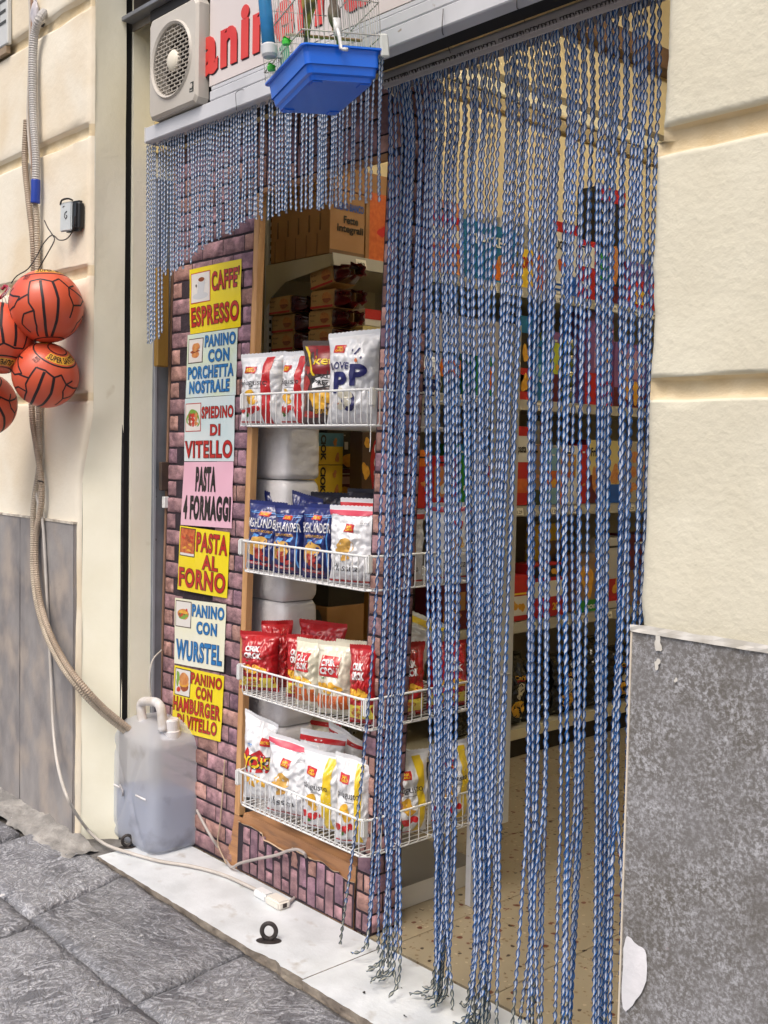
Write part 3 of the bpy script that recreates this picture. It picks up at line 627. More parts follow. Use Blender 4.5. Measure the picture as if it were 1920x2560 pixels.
for gi, (n, *rows, fl_) in enumerate(groups):
    order = list(range(n))
    for i in order:
        xe_ = -2.198 + (k + rr.uniform(-.15, .15)) * (.872 / (ns - 1)); k += 1
        yj = rr.uniform(-.012, .014)
        f = (i + .5) / n; fs_ = [min(1, max(0, f + rr.uniform(-.07, .07) * (1 + .8 * q))) for q in range(4)]
        xt = max(-2.205, .35 * xe_ + .65 * onY(rows[0][0] + (rows[0][1] - rows[0][0]) * fs_[0], 500, RY).x)
        pts = [Vector((xt, RY - .03 + rr.uniform(0, .006), RZ - .002))]
        r0 = rows[0]; p5 = onY(r0[0] + (r0[1] - r0[0]) * fs_[0], 500, RY + yj); pts.append(Vector((p5.x * .72 + xt * .28, RY + yj * .6, p5.z * .45 + RZ * .55)))
        for (a, c), v, q in zip(rows, (500, 1231, 1936, 2250), range(4)):
            Yq = RY + yj * (1 + .6 * q) + (.01 * gi == 99)
            p = onY(a + (c - a) * fs_[q], v, Yq)
            pts.append(p)
        last = pts[-1]
        # tail: down to the floor, resting ends splayed out
        zt = .012 + rr.uniform(0, .02)
        sgn = -1 if gi in (1, 2) else rr.choice((-1, 1))
        if gi <= 4:
            base = Vector((last.x + rr.uniform(-.02, .02) * (1 + .5 * (gi > 0)), RY + yj * 2 + rr.uniform(-.02, .01), .06)); pts.append(base)
            tipp = base + Vector((-.015 * (gi in (1, 2)) + rr.uniform(-.045, .03), rr.uniform(-.05, .03), zt - .06)); pts.append(tipp)
        else:
            pts.append(Vector((last.x + rr.uniform(-.008, .008), RY + yj * 2, .05))); pts.append(Vector((last.x + rr.uniform(-.02, .02), RY + yj * 2 + rr.uniform(-.03, .02), zt)))
        if gi == 0 and i < 3:        # strays that hang in front of the brick panel
            tip = (onZ(850, 2361, .012), onZ(918, 2372, .012), onZ(945, 2384, .012))[i]
            via = ((947, 1371, 1.99), (963, 1410, 2.0), (968, 1400, 2.0))[i]; via2 = ((905, 1931, 2.05), (942, 1931, 2.03), (950, 1931, 2.03))[i]
            pts = [pts[0], onY(973 + i * 9, 600, 2.015), onY(*via), onY(*via2), tip]
        strand_mesh('rope', spline(pts, 40), lc, .0041, .0020, .0015, .0245 * rr.uniform(.93, 1.07), rr.uniform(0, 3), steps=5, wobble=rr.uniform(0, .5), dirty_z=.13 + rr.uniform(-.05, .05), org=(-1.75, RY, RZ))
        B().tube([Vector((xt + 1.75, -.046, .0)), Vector((xt + 1.75 + .002, -.050, .004)), Vector((xt + 1.753, -.040, .008)), Vector((xt + 1.752, -.030, -.004))], .0016, 4).build('hook', dark_iron, lc)
# two thin wires that tie the rail to the fascia
for k_, (ua_, va_, ub_, vb_) in enumerate(((1108, 22, 1126, 132), (1295, -40, 1312, 54))):
    t = thing('tie_wire', ('thin dark wire tying the curtain rail to the fascia near the bird cage', 'thin dark wire tying the curtain rail to the fascia near the right hand pier')[k_], 'wire', onY(ua_, va_, 1.835))
    q = onY(ub_, vb_, 1.99) - onY(ua_, va_, 1.835)
    B().tube(spline([Vector((0, 0, 0)), Vector((.001, -.003, -.05)), q * .7 + Vector((0, -.01, 0)), q], 8), .0011, 5).build('wire', dark_iron, t)
# ================================================================ metal door frame and bits by the left jamb
df = thing('door_frame_post', 'upright grey painted metal door frame post in the left jamb', 'door frame', (-3.66, 2.17, 0))
B().box(-.05, .012, -.038, .044, 0, 2.52).build('post', steel, df, bevel=.003)
B().box(.012, .016, -.036, -.026, 0, 2.5).build('post_rib', M('grey_light', (150, 154, 162), rough=.45), df)
for v in (1219, 1242, 1349): 
    q = onX(388, v, -3.648); B().cyl((.0115, q.y - 2.17, q.z), (.0135, q.y - 2.17, q.z), .005, 12).build('screw', dark_iron, df)
tag(B().box(-.028, .0, -.03, .02, -.185, .185).build('wooden_strip', M('ochre_wood', (150, 118, 48), (122, 92, 34), sc=9, rough=.5, stretch=(1, 1, .2)), None, bevel=.004), 'narrow ochre wooden strip fixed between the metal frame and brick panel, below the fringe', 'strip').location = (-3.585, 2.14, 1.99)
tag(B().box(-.02, .0, -.02, .02, -.055, .055).build('hinge', M('old_hinge', (74, 58, 48), (54, 44, 40), sc=14, rough=.6), None, bevel=.003), 'dark brown old hinge between the metal frame and the brick panel', 'hinge').location = (-3.607, 2.165, 1.39)
tag(B().box(-.02, .0, -.01, .01, -.022, .022).build('latch_plate', white_paint, None, bevel=.002), 'small white latch plate below the old hinge', 'plate').location = (-3.607, 2.17, 1.29)
# ================================================================ brick-effect partition
SH = .035
PX, PY = -3.14, 2.18
par = thing('brick_partition', 'wooden partition faced with mauve brick relief, open in the middle for the snack baskets', 'partition', (PX, PY, 0))
T_ = lambda p: Vector((p[0] - PX + SH * p[2], p[1] - PY, p[2]))
wood = M('pine_wood', (204, 160, 112), (180, 134, 88), sc=5, rough=.55, bump=.2, bsc=40, stretch=(8, 8, .8), c3=(120, 84, 56), sc3=4, cut3=(.6, .75))
wood_h = M('pine_wood_worn', (184, 136, 94), (152, 108, 74), sc=5, rough=.6, bump=.25, bsc=40, stretch=(.8, 6, 6), c3=(112, 92, 78), sc3=5, cut3=(.58, .7))
mort = M('brick_mortar', (54, 42, 52), (38, 30, 38), sc=14, rough=.9, bump=.5, bsc=60)
bk = [M('brick_mauve', (158, 124, 128), (116, 88, 96), sc=26, rough=.75, bump=1.0, bsc=38, rnd=.12, det=6, c3=(196, 152, 160), sc3=14, cut3=(.52, .7)),
      M('brick_rose', (168, 130, 120), (122, 90, 86), sc=26, rough=.75, bump=1.0, bsc=38, rnd=.12, det=6, c3=(204, 160, 152), sc3=14, cut3=(.52, .7)),
      M('brick_plum', (146, 114, 126), (106, 80, 96), sc=26, rough=.75, bump=1.0, bsc=38, rnd=.12, det=6, c3=(182, 142, 160), sc3=14, cut3=(.52, .7))]
XL, XPost, XIn, XR2, XOut = -3.665, -3.142, -3.092, -2.478, -2.412
ZO0, ZO1, ZT = .215, 2.372, 2.62
YD = 2.235
# boards behind the bricks
B().box(XL, XPost, PY, 2.197, 0, ZT, T_).build('left_board', mort, par)
B().box(XL - .012, XL, PY - .004, YD, 0, ZT, T_).build('edge_lath', M('lath_brown', (150, 118, 96), (126, 96, 78), sc=6, rough=.6), par)
B().box(XPost, XPost + .028, PY - .006, 2.203, ZO0 - .02, ZO1, T_).build('wooden_post', wood, par, bevel=.002)
B().box(XPost, XOut, PY, YD, ZO1 + .012, ZT, T_).build('header_board', mort, par)
B().box(XPost + .029, XR2, PY - .004, 2.2, ZO1 - .004, ZO1 + .012, T_).build('header_lath', wood_h, par)
B().box(XR2, XOut, PY, YD, 0, ZO1 + .012, T_).build('right_board', mort, par)
B().box(XOut, XOut + .004, PY + .002, YD + .05, 0, ZT, T_).build('right_return', mort, par)
B().box(XOut - .02, XOut + .0, YD + .001, YD + .07, 0, ZT, T_).build('return_board', mort, par)
# lower rail of bare wood with torn facing
b = B()
b.add([T_(p) for p in [(XPost - .035, PY - .005, 0), (XPost - .035, PY - .005, .05), (XPost - .012, PY - .005, .12), (XPost, PY - .005, ZO0 - .02), (XIn, PY - .005, ZO0 - .02), (XIn + .01, PY - .005, ZO0), (XR2, PY - .005, ZO0 - .01), (XR2, PY - .005, 0)]], [(0, 7, 6, 5, 4, 3, 2, 1)])
b.add([T_(p) for p in [(XIn + .01, PY - .005, ZO0), (XR2, PY - .005, ZO0 - .01), (XR2, YD, ZO0 - .01), (XIn + .01, YD, ZO0)]], [(0, 1, 2, 3)])
b.build('bottom_rail', wood_h, par)
# torn lower facing: paper sheet with ragged upper edge, vertical bricks on it
def torn(x):
    t = (x - XPost) / (XR2 - XPost)
    return max(.02, min(.175, .06 + t * 4) if t < .06 else (.180 - .018 * t + .008 * noise.noise(Vector((x * 18, 0, 2))) - (.02 if .28 < t < .52 else 0) - (.012 if t > .9 else 0)))
xs_ = [XPost + .03 + (XR2 - XPost - .03) * i / 60 for i in range(61)]
b = B(); b.add([T_((x, PY - .0075, .004)) for x in xs_] + [T_((x, PY - .0075 - (.004 if 12 < i < 40 else 0), torn(x))) for i, x in enumerate(xs_)], [(i, i + 1, 62 + i, 61 + i) for i in range(60)])
b.build('torn_facing', mort, par)
b = B(); b.add([T_((x, PY - .0085 - (.004 if 12 < i < 40 else 0), torn(x) - .001)) for i, x in enumerate(xs_)] + [T_((x, PY - .0085 - .003, torn(x) + .0035 + .002 * noise.noise(Vector((x * 60, 1, 1))))) for i, x in enumerate(xs_)], [(i, i + 1, 62 + i, 61 + i) for i in range(60)])
b.build('torn_paper_edge', M('torn_paper', (206, 178, 148), rough=.9), par)
BM = {}
def brick(cx, cz, w, h, y=PY, var=None, axis='y', name='brick'):
    """one embossed brick centred at (cx, cz) on the facing"""
    key = (round(w, 3), round(h, 3), var, axis)
    if key not in BM:
        r = random.Random(int(w * 9973) + int(h * 7919) * 3 + (var or 0) * 101); mm = bk[r.choice((0, 0, 1, 1, 2))]
        def fn(i, j):
            e = min(i, 1 - i) * w; f = min(j, 1 - j) * h; k = min(e, f)
            d = .0045 * min(1, k / .004) + .0022 * noise.noise(Vector((i * 4 + r.random() * 0 + var * 9, j * 3, var))) * (k > 0)
            x = (i - .5) * w + .0016 * noise.noise(Vector((i * 5, j * 5, var + 3))); z = (j - .5) * h + .0016 * noise.noise(Vector((i * 5, j * 5, var + 7)))
            return Vector((x, -d - .001, z)) if axis == 'y' else Vector((d + .001, x, z))
        us_ = [0, .06, .3, .5, .7, .94, 1]
        bb = B(); vs = [fn(a, c) for c in us_ for a in us_]; bb.add(vs, [(j * 7 + i, j * 7 + i + 1, (j + 1) * 7 + i + 1, (j + 1) * 7 + i) for j in range(6) for i in range(6)])
        o = bb.build('brick', mm, par, smooth=True); BM[key] = o; o['_u'] = 0
    src = BM[key]
    loc = Vector((cx - PX + SH * cz, y - PY, cz))
    if src['_u'] == 0: src['_u'] = 1; src.location = loc
    else: inst(src, par, loc)
def course(x0, x1, z0, z1, bw, rh, off=0, jit=.25, y=PY, axis='y', skip=None, seed=0):
    r = random.Random(seed); nz = round((z1 - z0) / rh)
    for k in range(nz):
        zc_ = z0 + (k + .5) * (z1 - z0) / nz; x = x0; first = bw * (.5 if (k + off) % 2 else 1.0)
        while x < x1 - .012:
            w = min(first, x1 - x); first = bw
            if x1 - (x + w) < .018: w = x1 - x
            w_ = round((w - .007) / .008) * .008
            if not (skip and skip(x + w / 2, zc_)): brick(x + w / 2, zc_, w_, rh - .008, y, r.randrange(4) + 1, axis)
            x += w
def behind_posters(x, z): return -3.50 < x + SH * z < -3.24 and .66 < z < 2.12
course(XL + .002, XPost - .002, 0.006, ZT, .132, .062, skip=behind_posters, seed=1)
course(XR2 + .002, XOut - .001, 0.006, ZO1, .060, .062, off=1, seed=2)
# header: bricks stand upright
def upright(x0, x1, z0f, z1f, bw, bh, seed):
    r = random.Random(seed); n = round((x1 - x0) / bw)
    for k in range(n):
        xc = x0 + (k + .5) * (x1 - x0) / n; z = z0f(xc); top = z1f(xc); first = bh * (.45 if k % 2 else .9)
        while z < top - .012:
            h = min(first, top - z); first = bh
            if top - z - h < .02: h = top - z
            brick(xc, z + h / 2, (x1 - x0) / n - .008, round((h - .007) / .008) * .008, PY - (.007 if z < 1 else 0), r.randrange(4) + 1); z += h
upright(XPost + .002, XOut - .002, lambda x: ZO1 + .016, lambda x: ZT, .058, .118, 4)
upright(XPost + .06, XR2 - .004, lambda x: .006, lambda x: torn(x) - .004, .0465, .112, 5)
# return side facing the doorway
r = random.Random(9)
nz = 42
for k in range(nz):
    zc_ = .006 + (k + .5) * .062; 
    key_w = (.045, .072) if k % 2 else (.072, .045); y = PY + .004
    for w in key_w:
        var = r.randrange(3) + 1; kk = ('ret', w, var)
        if kk not in BM:
            def fn(i, j, w=w, var=var):
                e = min(i, 1 - i) * w; f = min(j, 1 - j) * .05; kq = min(e, f); d = .004 * min(1, kq / .004) + .0018 * noise.noise(Vector((i * 4, j * 3, var + 20))) * (kq > 0)
                return Vector((d + .001, (i - .5) * (w - .007), (j - .5) * .054))
            us_ = [0, .08, .5, .92, 1]; bb = B(); bb.add([fn(a, c) for c in us_ for a in us_], [(j * 5 + i, j * 5 + i + 1, (j + 1) * 5 + i + 1, (j + 1) * 5 + i) for j in range(4) for i in range(4)])
            o = bb.build('brick', bk[(2, 0, 2)[var - 1]], par, smooth=True); BM[kk] = o; o['_u'] = 0
        src = BM[kk]; loc = Vector((XOut + .004 - PX + SH * zc_, y + w / 2 - PY, zc_)); y += w
        if src['_u'] == 0: src['_u'] = 1; src.location = loc
        else: inst(src, par, loc)
for o in BM.values():
    if '_u' in o: del o['_u']
for o in par.children:
    if '_u' in o: del o['_u']
# ================================================================ menu posters taped to the partition
def pm(name, c, c2=None, **k): return M(name, c, c2, rough=.32, coat=.25, **k)
yel = pm('poster_yellow', (232, 214, 24), (226, 204, 30), sc=3); ygr = pm('poster_green', (206, 222, 190), (196, 214, 222), sc=5, stretch=(1, 1, 1.6))
ybl = pm('poster_pale_blue', (186, 212, 218), (210, 218, 222), sc=5); pnk = pm('poster_pink', (222, 172, 194), (226, 184, 202), sc=3); pyl = pm('poster_cream', (226, 226, 196), (222, 224, 214), sc=4)
tred = pm('print_red', (176, 32, 30)); tblu = pm('print_blue', (22, 112, 178)); tblk = pm('print_black', (30, 28, 30)); tdk = pm('print_dark', (58, 36, 34)); tnavy = pm('print_navy', (16, 60, 110))
pw = pm('print_white', (216, 214, 212)); food = [pm('print_bun', (206, 146, 88), (186, 112, 60), sc=60), pm('print_meat', (160, 82, 52), (120, 54, 36), sc=80), pm('print_green', (112, 156, 62)), pm('print_gold', (224, 172, 66), (206, 146, 48), sc=50), pm('print_tomato', (190, 50, 36)), pm('print_cup', (196, 200, 206)), pm('print_coffee', (128, 62, 32)), pm('print_pasta', (200, 112, 62), (168, 76, 42), sc=70)]
def poster(label, corners, paper, items, pic, tcol, ocol, tilt=0, curl=.006, pborder=None):
    tl, tr, br, bl = [onY(u, v, PY - .0085) for u, v in corners]
    c0 = (tl + tr + bl + br) / 4
    def fn(a, c, lift=0):
        p = (tl * (1 - a) + tr * a) * c + (bl * (1 - a) + br * a) * (1 - c)
        w = curl * (.35 * math.sin(a * 3.1) + .3 * noise.noise(Vector((a * 3, c * 4, c0.z * 9)))) + .001
        return p + Vector((0, -w - lift, 0)) - c0
    t = thing('menu_poster', label, 'poster', c0, 'menu posters taped in a column')
    sh_ = B().grid(lambda i, j: fn(i, j), 14, 10).build('paper', paper, t, smooth=True)
    if pic:
        pa0, pa1, pb0, pb1, kind = pic
        b = B().use(pborder or tdk); put_rect(b, fn, pa0, pa1, pb0, pb1, .0005); b.use(pw); put_rect(b, fn, pa0 + .012, pa1 - .012, pb0 + .014, pb1 - .014, .0009)
        ca, cb, ra, rb = (pa0 + pa1) / 2, (pb0 + pb1) / 2, (pa1 - pa0) / 2, (pb1 - pb0) / 2
        if kind == 'cup':
            b.use(food[5]); put_blob(b, fn, ca, cb - rb * .55, ra * .8, rb * .22, .0012, 0); put_quad(b, fn, [(ca - ra * .3, cb - rb * .4), (ca + ra * .35, cb - rb * .4), (ca + ra * .5, cb + rb * .45), (ca - ra * .25, cb + rb * .45)], .0014)
            b.use(pw); put_blob(b, fn, ca + ra * .12, cb + rb * .5, ra * .4, rb * .2, .0016, 0); b.use(food[6]); put_blob(b, fn, ca + ra * .14, cb + rb * .5, ra * .32, rb * .14, .002, 0); b.use(tdk); put_blob(b, fn, ca - ra * .42, cb + rb * .15, ra * .07, rb * .1, .002, 0)
        elif kind == 'bun':
            b.use(food[0]); put_blob(b, fn, ca, cb - rb * .3, ra * .55, rb * .28, .0012, .05); b.use(food[1]); put_blob(b, fn, ca - ra * .1, cb - rb * .05, ra * .6, rb * .12, .0016, .2, .2); b.use(food[0]); put_blob(b, fn, ca + ra * .05, cb + rb * .28, ra * .5, rb * .36, .002, .08)
        elif kind == 'skewer':
            b.use(food[2]); put_blob(b, fn, ca, cb - rb * .1, ra * .8, rb * .7, .0011, .1); b.use(pw); put_blob(b, fn, ca, cb - rb * .35, ra * .8, rb * .45, .0013, .1)
            for q in range(9):
                b.use(food[(1, 4, 0)[q % 3]]); put_blob(b, fn, ca + ra * (-.4 + .4 * (q % 3)), cb + rb * (-.45 + .3 * (q // 3)), ra * .2, rb * .17, .0016 + q * .0001, .2)
        elif kind == 'pasta':
            b.use(food[7]); put_rect(b, fn, pa0 + .012, pa1 - .012, pb0 + .05, pb1 - .014, .0012)
            for q in range(12): b.use(food[(1, 3, 7, 4)[q % 4]]); put_blob(b, fn, ca + ra * math.sin(q * 2.4) * .6, cb + rb * (math.cos(q * 1.7) * .5 - .1), ra * .22, rb * .1, .0015 + q * .00005, .3, q)
        elif kind == 'hotdog':
            b.use(food[0]); put_blob(b, fn, ca, cb, ra * .75, rb * .38, .0012, .05, .4); b.use(food[2]); put_blob(b, fn, ca, cb - rb * .12, ra * .65, rb * .22, .0014, .2, .4)
            for q in range(4): b.use(food[4 if q % 2 else 1]); put_blob(b, fn, ca + ra * (-.4 + .27 * q), cb + rb * (-.12 + .12 * q), ra * .16, rb * .16, .0017, .2)
            b.use(food[3]); put_blob(b, fn, ca + .03 * ra, cb + rb * .16, ra * .6, rb * .13, .0019, .1, .4)
        elif kind == 'burger':
            b.use(food[2]); put_blob(b, fn, ca - ra * .6, cb + rb * .25, ra * .25, rb * .45, .0012, .25); b.use(food[4]); put_blob(b, fn, ca - ra * .45, cb - rb * .55, ra * .25, rb * .2, .0013, .1)
            b.use(food[1]); put_blob(b, fn, ca + ra * .25, cb - rb * .25, ra * .5, rb * .4, .0014, .05); b.use(food[3]); put_blob(b, fn, ca + ra * .2, cb - rb * .02, ra * .6, rb * .3, .0016, .05); b.use(food[0]); put_blob(b, fn, ca + ra * .2, cb + rb * .28, ra * .6, rb * .45, .0018, .04)
        b.build('picture', None, t)
    for s, a0, a1, b0, b1 in items:
        o_ = B(); put_text(o_, s, fn, a0 - .006, a1 + .006, b0 - .006, b1 + .008, .056, .0014, spacing=1.13); o_.build('lettering_outline', ocol, t)
        o_ = B(); put_text(o_, s, fn, a0, a1, b0, b1, .026, .002, spacing=1.13); o_.build('lettering', tcol, t)
    b = B().use(M('clear_tape', (214, 214, 206), rough=.2)); 
    return t
# item boxes: text, left, right, bottom, top (fractions of the sheet)
poster('yellow menu poster reading CAFFE ESPRESSO with a coffee cup picture, topmost of the column', [(474, 675), (604, 647), (602, 817), (476, 836)], yel, [("CAFFE'", .46, .97, .60, .90), ('ESPRESSO', .04, .97, .10, .40)], (.03, .43, .46, .93, 'cup'), tred, tdk, pborder=tred)
poster('pale green menu poster reading PANINO CON PORCHETTA NOSTRALE with a filled bun', [(470, 838), (595, 820), (590, 987), (465, 995)], ygr, [('PANINO', .38, .97, .77, .95), ('CON', .46, .86, .53, .72), ('PORCHETTA', .04, .95, .29, .48), ('NOSTRALE', .08, .88, .06, .25)], (.03, .34, .54, .93, 'bun'), tblu, tnavy)
poster('pale blue menu poster reading SPIEDINO DI VITELLO in red with a skewer picture', [(463, 997), (588, 988), (585, 1153), (461, 1153)], ybl, [('SPIEDINO', .37, .98, .67, .85), ('DI', .55, .74, .40, .57), ('VITELLO', .02, .97, .05, .32)], (.02, .35, .47, .92, 'skewer'), tred, tdk, pborder=tred)
poster('pink menu poster reading PASTA 4 FORMAGGI in black letters', [(461, 1155), (584, 1154), (580, 1321), (452, 1312)], pnk, [('PASTA', .28, .68, .54, .92), ('4 FORMAGGI', .05, .97, .10, .47)], None, tblk, tblk)
poster('yellow menu poster reading PASTA AL FORNO with a baked pasta picture', [(451, 1314), (575, 1331), (568, 1496), (444, 1473)], yel, [('PASTA', .37, .97, .64, .94), ('AL', .50, .81, .38, .60), ('FORNO', .03, .96, .06, .36)], (.02, .34, .54, .98, 'pasta'), tred, tdk)
poster('cream menu poster reading PANINO CON WURSTEL in blue with a hot dog picture', [(438, 1494), (566, 1511), (560, 1680), (436, 1658)], pyl, [('PANINO', .37, .97, .76, .94), ('CON', .47, .85, .51, .69), ('WURSTEL', .04, .96, .08, .38)], (.02, .35, .57, .97, 'hotdog'), tblu, tnavy)
poster('yellow menu poster reading PANINO CON HAMBURGER DI VITELLO, lowest, partly behind the jerrycan', [(437, 1662), (561, 1690), (552, 1855), (430, 1822)], yel, [('PANINO', .37, .97, .78, .95), ('CON', .48, .80, .57, .75), ('HAMBURGER', .02, .97, .31, .53), ('DI VITELLO', .12, .92, .07, .27)], (.03, .36, .55, .97, 'burger'), tred, tdk)
# ================================================================ basket rack and wire baskets
XB0, XB1, YB0, YB1 = -3.015, -2.352, 2.10, 2.74
rack = thing('basket_rack', 'white metal rack with slotted uprights and a low plinth that carries the four wire baskets', 'rack', (-2.7, 2.5, 0))
def slotted(x, y, z0, z1, parent, org, nm='upright', face='x', w=.03, mat=None):
    b = B().use(mat or white_metal).use(black).use(mat or white_metal)
    b.box(x - .012 - org[0], x + .012 - org[0], y - w / 2 - org[1], y + w / 2 - org[1], z0, z1)
    b.use(black); z = z0 + .04
    while z < z1 - .03:
        if face == 'x': b.box(x + .0115 - org[0], x + .0135 - org[0], y - .005 - org[1], y + .005 - org[1], z, z + .016)
        else: b.box(x - .005 - org[0], x + .005 - org[0], y - w / 2 - .0015 - org[1], y - w / 2 + .001 - org[1], z, z + .016)
        z += .0335
    return b.build(nm, None, parent)
O_ = (-2.7, 2.5)
slotted(-2.372, 2.60, 0, 1.93, rack, O_); slotted(-3.0, 2.76, 0, 1.93, rack, O_)
B().box(-.005 + .345, .345, .125, .26, .25, 1.93).build('end_panel', M('rack_panel', (196, 196, 190), rough=.45), rack)
B().box(-2.50 + 2.7, -2.485 + 2.7, -.26, .27, .002, .075).build('plinth', M('plinth_white', (206, 204, 198), rough=.5), rack)
B().box(-3.03 + 2.7, -2.485 + 2.7, -.24, .26, .075, .078).build('plinth_shelf', M('plinth_shelf', (120, 116, 108), rough=.5), rack)
t = thing('paper_notice', 'blank white paper sheet stuck on the rack end above the topmost basket', 'paper', (-2.345, 2.475, 1.87))
B().grid(lambda i, j: Vector((.006 + .004 * math.sin(i * 5), -.165 + .33 * i, (-.058 + .115 * j) + .0 * i)), 10, 4).build('sheet', M('paper_white', (224, 220, 222), rough=.6), t)
def make_basket(label, z0, z1):
    t = thing('wire_basket', label, 'basket', (XB0, YB0, z0), 'white wire snack baskets')
    w, d, h = XB1 - XB0, YB1 - YB0, z1 - z0; c = .02
    def rect(z, s=0): return [Vector((s + c, s, z)), Vector((w - s - c, s, z)), Vector((w - s, s + c, z)), Vector((w - s, d, z)), Vector((s, d, z)), Vector((s, s + c, z)), Vector((s + c, s, z))]
    B().tube(rect(h), .0038, 8, False).build('rim', white_paint, t, smooth=True)
    B().tube(rect(0, .006), .003, 6, False).build('lower_rim', white_paint, t, smooth=True)
    n = 22; b = B()
    for i in range(n + 1):
        x = c + .004 + (w - 2 * c - .008) * i / n
        b.tube([(x, .001, h), (x, .001, .012), (x, .004, .003), (x, .012, -.001), (x, d, -.001)], .0021, 5, False)
    b.build('front_grid', white_paint, t, smooth=True)
    for sx, sg in ((w - .001, -1), (.001, 1)):
        b = B()
        for i in range(16):
            y = .03 + i * (d - .04) / 15
            b.tube([(sx, y, h), (sx, y, .01), (sx + sg * .005, y, .001)], .0019, 5, False)
        b.build('side_grid', white_paint, t, smooth=True)
    b = B()
    for i in range(5): b.tube([(.006, .02 + i * .14, .002), (w - .006, .02 + i * .14, .002)], .0021, 5, False)
    b.build('floor_wire', white_paint, t, smooth=True)
    for x in (-.003, w - .012): B().box(x, x + .014, -.008, .014, h - .05, h + .006).build('corner_clip', white_paint, t, bevel=.004, seg=2)
    return t
make_basket('topmost wire basket holding white, red and brown crisp bags', 1.578, 1.683)
make_basket('second wire basket from the top, holding blue and white crisp bags', 1.087, 1.190)
make_basket('third wire basket from the top, holding red and cream crisp bags', .667, .762)
make_basket('lowest wire basket, holding white crisp bags with red and yellow trim', .281, .396)
t = thing('plastic_tie', 'thin white plastic strip dangling from the right corner of the topmost basket', 'tie', (XB1 - .005, YB0, 1.575))
B().tube(spline([Vector((0, 0, .1)), Vector((.003, -.004, .02)), Vector((.002, -.003, -.05)), Vector((-.004, 0, -.075))], 6), .0016, 5).build('strip', white_paint, t)
# ================================================================ foil bags
def foil(name, c, c2=None, **k): return M(name, c, c2, rough=k.pop('rough', .3), spec=.55, coat=.35, sc=k.pop('sc', 9), **k)
fW = foil('foil_white', (228, 230, 234), (218, 221, 227)); fR = foil('foil_red', (178, 28, 34), (160, 20, 28)); fB = foil('foil_blue', (34, 48, 116), (26, 36, 92)); fC = foil('foil_cream', (218, 214, 196), (206, 202, 184))
fN = foil('foil_navy', (24, 28, 54), (18, 20, 40)); fBr = foil('foil_brown', (84, 68, 66), (64, 50, 50)); fY = foil('foil_yellow', (224, 192, 40)); fK = foil('foil_black', (26, 26, 28), rough=.2)
pR = M('ink_red', (190, 34, 40), rough=.35, coat=.2); pRo = M('ink_rose', (200, 74, 96), rough=.35); pY = M('ink_yellow', (232, 200, 40), rough=.35); pYd = M('ink_gold', (226, 178, 52), (214, 160, 60), sc=40, rough=.4)
pK = M('ink_black', (40, 40, 46), rough=.4); pW = M('ink_white', (230, 230, 232), rough=.4); pNv = M('ink_navy', (34, 36, 96), rough=.35); pLb = M('ink_light_blue', (92, 156, 226), rough=.35); pOr = M('ink_orange', (206, 108, 52), (188, 88, 40), sc=50, rough=.4)
pCh = M('ink_crisp', (218, 176, 96), (200, 152, 70), sc=50, rough=.4); pHam = M('ink_ham', (178, 66, 58), (150, 46, 44), sc=60, rough=.4); pGn = M('ink_green', (60, 120, 50), rough=.4); pPal = M('ink_pale_yellow', (222, 206, 84), rough=.4); pGr = M('ink_grey', (120, 122, 128), rough=.4)
BAGN = [0]
def bag(label, X0_, X1_, Y_, z0, z1, foilm, design, depth=.07, yaw=0, lean=0, roll=0, cat='crisp bag', name='crisp_bag', group='snack bags standing in the wire baskets', crease=1.0, topfold=0):
    """pillow bag; its face looks along -Y before yaw. design(part, fn) adds the printed pieces"""
    BAGN[0] += 1; sd = BAGN[0] * 3.17; w, h = X1_ - X0_, z1 - z0
    t = thing(name, label, cat, ((X0_ + X1_) / 2, Y_, z0), group)
    t.rotation_euler = (lean, roll, yaw)
    def prof(a, c):
        e = 1 - abs(2 * a - 1) ** 2.6; f = min(1, c / .2) ** .6 * min(1, (1 - c) / .26) ** .75 if 0 < c < 1 else 0
        return max(0, e) ** .62 * f
    def surf(a, c, lift=0, side=-1):
        k = prof(a, c); nw = w * (1 - .10 * min(1, c / .2) * min(1, (1 - c) / .2) + .02 * noise.noise(Vector((c * 5, sd, a))))
        x = (a - .5) * nw; z = c * h + topfold * h * (a - .5) * (c ** 3)
        cr = noise.noise(Vector((a * 3.2 + sd, c * 4.2, sd))) * .010 + abs(noise.noise(Vector((a * 5 + c * 3, c * 7 - a * 3, sd + 5)))) * .014 - abs(noise.noise(Vector((a * 9 - c * 4, c * 8 + a * 5, sd + 9)))) * .010
        cr += .004 * math.sin(a * 46 + sd) * max(0, (c - .80) * 5) * (1 - c) * 4
        y = side * (depth / 2 * k + .001) + side * cr * crease * min(1, k * 2.2) * (.6 + .4 * k)
        y += .004 * math.sin(a * 9 + sd) * (c > .93) + .010 * math.sin(a * 3 + sd) * max(0, c - .8)
        return Vector((x, y + side * lift, z))
    b = B()
    b.grid(lambda i, j: surf(i, j), 44, 60); b.grid(lambda i, j: surf(i, j, 0, 1), 16, 20, True)
    b.build('bag_body', foilm, t, smooth=True)
    # serrated seals
    for top in (0, 1):
        z = B(); nn = 26; base = [surf(i / nn, top) for i in range(nn + 1)]; dz = .012 if top else -.006
        z.add([p for p in base] + [p + Vector((0, 0, dz + (.0022 if q % 2 else 0))) for q, p in enumerate(base)], [(i, i + 1, nn + 2 + i, nn + 1 + i) for i in range(nn)])
        z.build('sealed_edge', foilm, t)
    fn = lambda a, c, l_=0: surf(min(max(a, 0.002), .998), min(max(c, .002), .998), l_ + .0012)
    if design: design(t, fn)
    return t
def P_(parent, name, mat, *calls):
    b = B(); b.cuts = 1.6 if parent.name.startswith(('crisp_bag', 'coffee_bag')) else 0
    for c in calls: c(b)
    return b.build(name, mat, parent, smooth=True)
